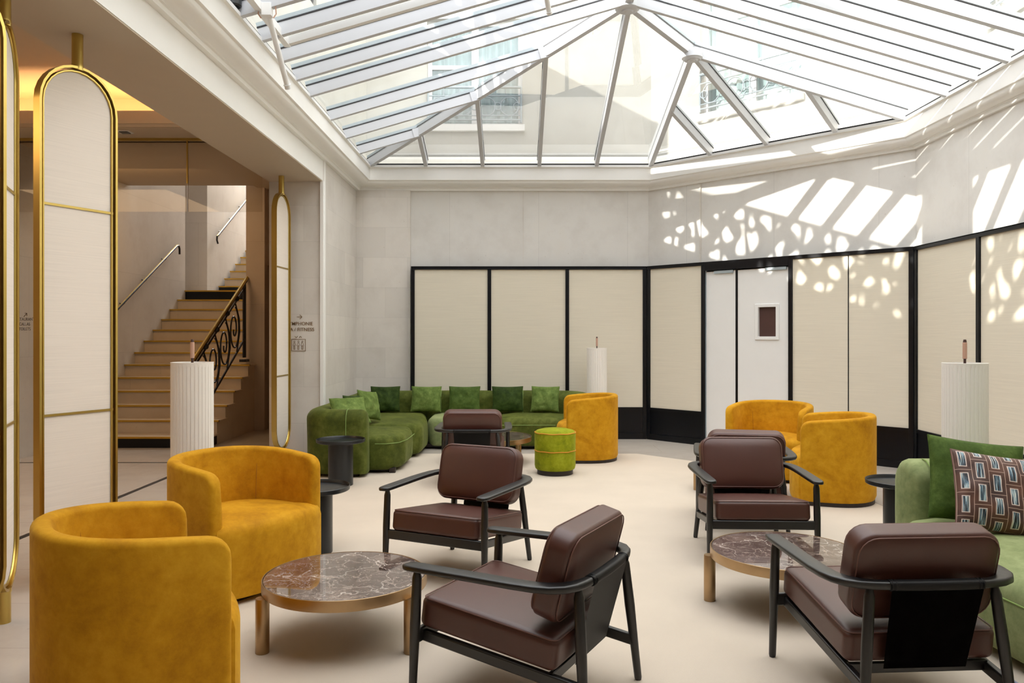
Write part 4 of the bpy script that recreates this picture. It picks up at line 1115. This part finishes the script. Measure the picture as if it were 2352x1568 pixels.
def back_wall_mesh(parent, name, path, th, z0, z1, mat, rnd=0.11, name2=None):
    """thick padded back following a plan path (centre line)"""
    P = [Vector((x, y, 0)) for x, y in path]; res = []
    for a, b in zip(P[:-1], P[1:]):
        k = max(1, int((b-a).length/0.07))
        for q in range(k): res.append(a.lerp(b, q/k))
    res.append(P[-1]); 
    L = [0]
    for a, b in zip(res[:-1], res[1:]): L.append(L[-1]+(b-a).length)
    tot = L[-1]; rows = []; bm = bmesh.new()
    # add end caps stations
    st_ = []
    for i, p in enumerate(res):
        t = (res[min(i+1, len(res)-1)]-res[max(i-1, 0)]).normalized(); st_.append((p, t, L[i]))
    def ins(end):
        p, t, l = st_[0] if end == 0 else st_[-1]
        out = []
        for d in (0.0, 0.01, 0.03, 0.06):
            out.append((p+t*(d if end == 0 else -d), t, d if end == 0 else tot-d))
        return out
    core = [s for s in st_ if 0.08 < s[2] < tot-0.08]
    st_ = ins(0)+core+ins(1)[::-1]
    for p, t, l in st_:
        nr = Vector((-t.y, t.x, 0)); dd = min(l, tot-l); k = 0.0; e = 0.06
        if dd < e: k = 1-math.sqrt(max(0, 1-(1-dd/e)**2))
        w = th/2*(1-0.45*k); zt = z1-0.06*k; r = min(rnd, w*0.98); prof = [(-w*0.9, z0), (-w, z0+0.05), (-w, (z0+z1)/2)]
        for q in range(7): a = PI/2*q/6; prof.append((-w+r-r*math.cos(a), zt-r+r*math.sin(a)))
        for q in range(7): a = PI/2*q/6; prof.append((w-r+r*math.sin(a), zt-r+r*math.cos(a)))
        prof += [(w, (z0+z1)/2), (w, z0+0.05), (w*0.9, z0)]
        rows.append([bm.verts.new(p+nr*a+Vector((0, 0, z))) for a, z in prof])
    for a, b in zip(rows[:-1], rows[1:]):
        for i in range(len(a)-1): bm.faces.new((a[i], a[i+1], b[i+1], b[i]))
        bm.faces.new((a[-1], a[0], b[0], b[-1]))
    bm.faces.new(rows[0]); bm.faces.new(rows[-1][::-1])
    for v in bm.verts: v.co += Vector((noise.noise(v.co*4), noise.noise(v.co*4+Vector((9, 0, 0))), 0.5*noise.noise(v.co*4+Vector((0, 9, 0)))))*0.008
    return link(name, bm, mat, parent, angle=70)
def bez(p0, p1, p2, n=12): 
    p0, p1, p2 = Vector(p0), Vector(p1), Vector(p2)
    return [tuple(p0*(1-t)**2+p1*2*t*(1-t)+p2*t*t) for t in [k/n for k in range(n+1)]]
sf = empty('corner_sofa', (-1.2, 9.6, 0), 0, 'large moss green velvet corner sofa against the back wall', 'sofa')
def S0(pts): return [(x+1.2, y-9.6) for x, y in pts]
Z0 = 0.045
# arm + left back + corner + rear back, one padded shell
path = [(-1.50, 7.93), (-1.78, 7.93)] + bez((-1.82, 7.93), (-2.02, 7.93), (-2.045, 8.15), 8) + [(-2.04, 9.0), (-2.03, 9.75)] + bez((-2.02, 10.15), (-1.99, 10.58), (-1.45, 10.575), 10) + [(-0.5, 10.575), (0.30, 10.575)] + bez((0.45, 10.575), (0.88, 10.56), (0.88, 10.2), 8) + [(0.80, 9.85)]
bk = back_wall_mesh(sf, 'back', S0(path), 0.25, Z0, 0.685, M['green'])
for pt, dr in (((-1.70, 7.93), (0, -1)), ((-2.045, 8.6), (1, 0)), ((-1.0, 10.575), (0, -1)), ((-0.62, 10.575), (0, -1)), ((0.1, 10.575), (0, -1))):
    bm = bmesh.new(); d = Vector((dr[0], dr[1], 0)); c = Vector((pt[0]+1.2, pt[1]-9.6, 0))
    pts = [c+d*0.127+Vector((0, 0, 0.08)), c+d*0.128+Vector((0, 0, 0.56)), c+d*0.115+Vector((0, 0, 0.63)), c+d*0.07+Vector((0, 0, 0.68)), c+Vector((0, 0, 0.690))]
    tube(bm, pts, 0.004, 6); link('seam', bm, M['green_seam'], bk)
sofa_block(sf, 'seat', rpoly(S0([(-1.93, 8.05), (-1.30, 8.03), (-1.18, 8.30), (-1.16, 8.95), (-1.93, 8.98)]), [0.05, 0.16, 0.22, 0.16, 0.05]), Z0, 0.40, M['green'], 0.085, 0.03)
sofa_block(sf, 'seat', rpoly(S0([(-1.93, 9.0), (-1.28, 8.98), (-1.10, 9.15), (-1.10, 9.78), (-1.20, 10.46), (-1.93, 10.46)]), [0.05, 0.15, 0.2, 0.18, 0.1, 0.2]), Z0, 0.405, M['green'], 0.09, 0.03)
sofa_block(sf, 'seat', rpoly(S0([(-1.12, 9.92), (-1.05, 9.76), (-0.42, 9.74), (-0.24, 9.8), (-0.24, 10.46), (-1.12, 10.46)]), [0.15, 0.14, 0.1, 0.1, 0.05, 0.05]), Z0, 0.395, M['green2'], 0.085, 0.03)
sofa_block(sf, 'seat', rpoly(S0([(-0.23, 9.80), (0.0, 9.75), (0.60, 9.78), (0.70, 9.95), (0.73, 10.46), (-0.23, 10.46)]), [0.06, 0.1, 0.15, 0.12, 0.05, 0.05]), Z0, 0.395, M['green'], 0.085, 0.03)
for z, pts in ((0.318, [(-1.45, 8.035), (-1.33, 8.035), (-1.215, 8.14), (-1.165, 8.35), (-1.155, 8.6), (-1.15, 8.85)]), (0.31, [(-1.02, 9.735), (-0.7, 9.73), (-0.3, 9.745), (0.1, 9.745), (0.5, 9.75)])):
    bm = bmesh.new(); tube(bm, [Vector((x+1.2, y-9.6, z)) for x, y in pts], 0.004, 6); link('seam', bm, M['green_seam'], sf)
for x, y in ((-1.62, 7.92), (-1.28, 8.12), (-2.0, 8.1), (-1.25, 9.2), (-0.9, 9.85), (0.55, 9.88), (0.8, 10.0)):
    bm = bmesh.new(); box(bm, x+1.2-0.03, x+1.2+0.03, y-9.6-0.03, y-9.6+0.03, 0, 0.06); link('foot', bm, M['plinth'], sf, smooth=False)
bm = bmesh.new(); prism(bm, S0([(-1.85, 8.1), (-1.3, 8.15), (-1.22, 9.85), (0.55, 9.85), (0.7, 10.4), (-1.85, 10.4)]), 0.02, 0.06); link('base_board', bm, M['plinth'], sf, smooth=False)

s2 = empty('curved_sofa', (2.8, 3.8, GZ), 0, 'sage green velvet curved sofa cut off by the right edge of the photo', 'sofa')
def S1(pts): return [(x-2.8, y-3.8) for x, y in pts]
path = [(2.30, 4.62), (2.62, 4.63), (3.1, 4.60)] + bez((3.15, 4.60), (3.42, 4.58), (3.42, 4.3), 8) + [(3.42, 3.6), (3.40, 2.6), (3.38, 2.3)]
b2 = back_wall_mesh(s2, 'back', S1(path), 0.27, Z0, 0.70, M['green2'])
bm = bmesh.new(); c = Vector((2.40-2.8, 4.6-3.8, 0)); d = Vector((0, -1, 0))
tube(bm, [c+d*0.137+Vector((0, 0, 0.35)), c+d*0.137+Vector((0, 0, 0.58)), c+d*0.11+Vector((0, 0, 0.66)), c+d*0.05+Vector((0, 0, 0.70)), c+Vector((0, 0, 0.705))], 0.004, 6); link('seam', bm, M['green_seam'], b2)
sp = bez((2.26, 4.46), (1.97, 4.28), (2.08, 3.75), 10)[1:] + bez((2.08, 3.7), (2.12, 3.1), (2.25, 2.45), 8)
sofa_block(s2, 'seat', [tuple(p) for p in S1([(3.3, 4.48), (2.9, 4.49), (2.6, 4.49), (2.36, 4.48)] + sp + [(2.6, 2.35), (3.0, 2.35), (3.3, 2.4), (3.3, 3.0), (3.3, 3.6), (3.3, 4.1)])], Z0, 0.405, M['green2'], 0.10, 0.03)
bm = bmesh.new(); tube(bm, [Vector((x-2.8-0.004, y-3.8, 0.30)) for x, y in sp[2:]], 0.004, 6); link('seam', bm, M['green_seam'], s2)
bm = bmesh.new(); prism(bm, S1([(2.45, 4.55), (2.25, 3.75), (2.33, 2.5), (3.3, 2.4), (3.3, 4.6)]), 0.0, 0.05); link('base_board', bm, M['plinth'], s2, smooth=False)

# ------------------------------------------------------------------ cushions
def pillow(name, w, h, t, mat, loc, rot, lab, group, seed=0, fold=0.0, fringe=None):
    n = 26; bm = bmesh.new(); uv = bm.loops.layers.uv.new('UVMap'); grids = []
    def shape(u, v, s):
        edge = (1-u*u)*(1-v*v); z = s*t/2*max(0, edge)**0.42
        pin = 1-0.055*(1-v*v)*abs(u)**2.2; pin2 = 1-0.055*(1-u*u)*abs(v)**2.2
        x = u*w/2*pin; y = v*h/2*pin2
        ns = noise.noise(Vector((u*2.2+seed, v*2.2, s*0.7+seed)))*0.018+noise.noise(Vector((u*6+seed, v*6, s)))*0.007
        z += ns*(edge**0.35 if edge > 0 else 0)
        if fold: z += -fold*max(0, v-0.1)**2
        return Vector((x, z, y))
    for s in (1, -1):
        g = []
        for i in range(n+1):
            row = []
            for j in range(n+1):
                u = math.sin(PI/2*(-1+2*i/n)); v = math.sin(PI/2*(-1+2*j/n))
                row.append((u, v))
            g.append(row)
        V = {}
        for i in range(n+1):
            for j in range(n+1):
                border = i in (0, n) or j in (0, n)
                if border and s == -1: V[i, j] = grids[0][i, j]
                else: V[i, j] = bm.verts.new(shape(*g[i][j], s))
        grids.append(V)
        for i in range(n):
            for j in range(n):
                f = bm.faces.new((V[i, j], V[i+1, j], V[i+1, j+1], V[i, j+1]))
                for lp, (a, b) in zip(f.loops, ((i, j), (i+1, j), (i+1, j+1), (i, j+1))):
                    lp[uv].uv = (g[a][b][0]*0.5+0.5, g[a][b][1]*0.5+0.5)
    o = link(name, bm, mat, None, angle=80)
    o.location = loc; o.rotation_euler = tuple(math.radians(a) for a in rot)
    tag(o, lab, 'cushion', group)
    bm = bmesh.new(); pts = [shape(math.sin(PI/2*(-1+2*i/n)), -1, 1) for i in range(n)]+[shape(1, math.sin(PI/2*(-1+2*i/n)), 1) for i in range(n)]+[shape(-math.sin(PI/2*(-1+2*i/n)), 1, 1) for i in range(n)]+[shape(-1, -math.sin(PI/2*(-1+2*i/n)), 1) for i in range(n)]
    tube(bm, pts, 0.0035, 5, closed=True); link('seam_edge', bm, fringe or mat, o)
    return o
GP = 'green velvet cushions on the corner sofa'
# along the back run
def bp(px, top, wpx, mat, lab, seed, rz=0, tilt=-14):
    Y = 10.33; X = (px-1184)/1790*Y; w = wpx/1790*Y*1.08
    pillow('cushion', w, 0.335, 0.12, mat, (X, Y-0.01, 0.592), (tilt, 0, rz), lab, GP, seed)
bp(885, 890, 62, M['pillow_dark'], 'dark green velvet cushion in the corner of the sofa, leaning on its back', 1, 4)
bp(979, 895, 64, M['pillow_light'], 'crumpled light green cushion right of the sofa corner, second along the back', 2, -4)
bp(1067, 890, 66, M['pillow_mid'], 'green cushion behind the farthest leather armchair, third along the sofa back', 3)
bp(1166, 890, 66, M['pillow_dark'], 'darkest green cushion on the back run, right of the farthest leather armchair', 4, 3)
bp(1252, 892, 60, M['pillow_light'], 'sage green cushion at the right end of the corner sofa', 5, -12)
pillow('cushion', 0.38, 0.34, 0.13, M['pillow_light'], (-1.70, 9.04, 0.625), (-16, 8, 66), 'bright green cushion leaning on the left side of the corner sofa, its face lit', GP, 6)
pillow('cushion', 0.36, 0.34, 0.12, M['pillow_dark'], (-1.80, 8.68, 0.60), (-14, 4, 72), 'dark green cushion standing behind the bright one on the left side of the corner sofa', GP, 7)
pillow('cushion', 0.38, 0.34, 0.12, M['pillow_light'], (-1.76, 8.27, 0.625), (-50, 0, 30), 'slumped light green cushion resting behind the near arm of the corner sofa', GP, 8, fold=0.05)
# right sofa
pillow('cushion', 0.50, 0.46, 0.16, M['pillow_mid'], (2.53, 4.28, 0.64), (-20, 7, -8), 'plain green velvet cushion behind the patterned one on the right sofa', 'cushions on the curved sofa', 9)
pillow('patterned_cushion', 0.46, 0.42, 0.15, M['pattern'], (2.50, 4.02, 0.625), (-26, 7, -8), 'brown cushion woven with pale and blue rectangles on the right sofa', 'cushions on the curved sofa', 10, fringe=M['stitch'])
# floor cable
bm = bmesh.new(); tube(bm, [(1.78, 5.35, 0.016), (1.85, 5.1, 0.016), (1.88, 4.9, 0.016), (1.98, 4.6, 0.016), (2.1, 4.3, 0.016), (2.02, 3.7, 0.016), (2.06, 3.2, 0.016), (2.05, 2.6, 0.016)], 0.006, 6)
tag(link('floor_cable', bm, M['blue_cable']), 'thin blue grey cable lying on the carpet by the right sofa', 'cable')
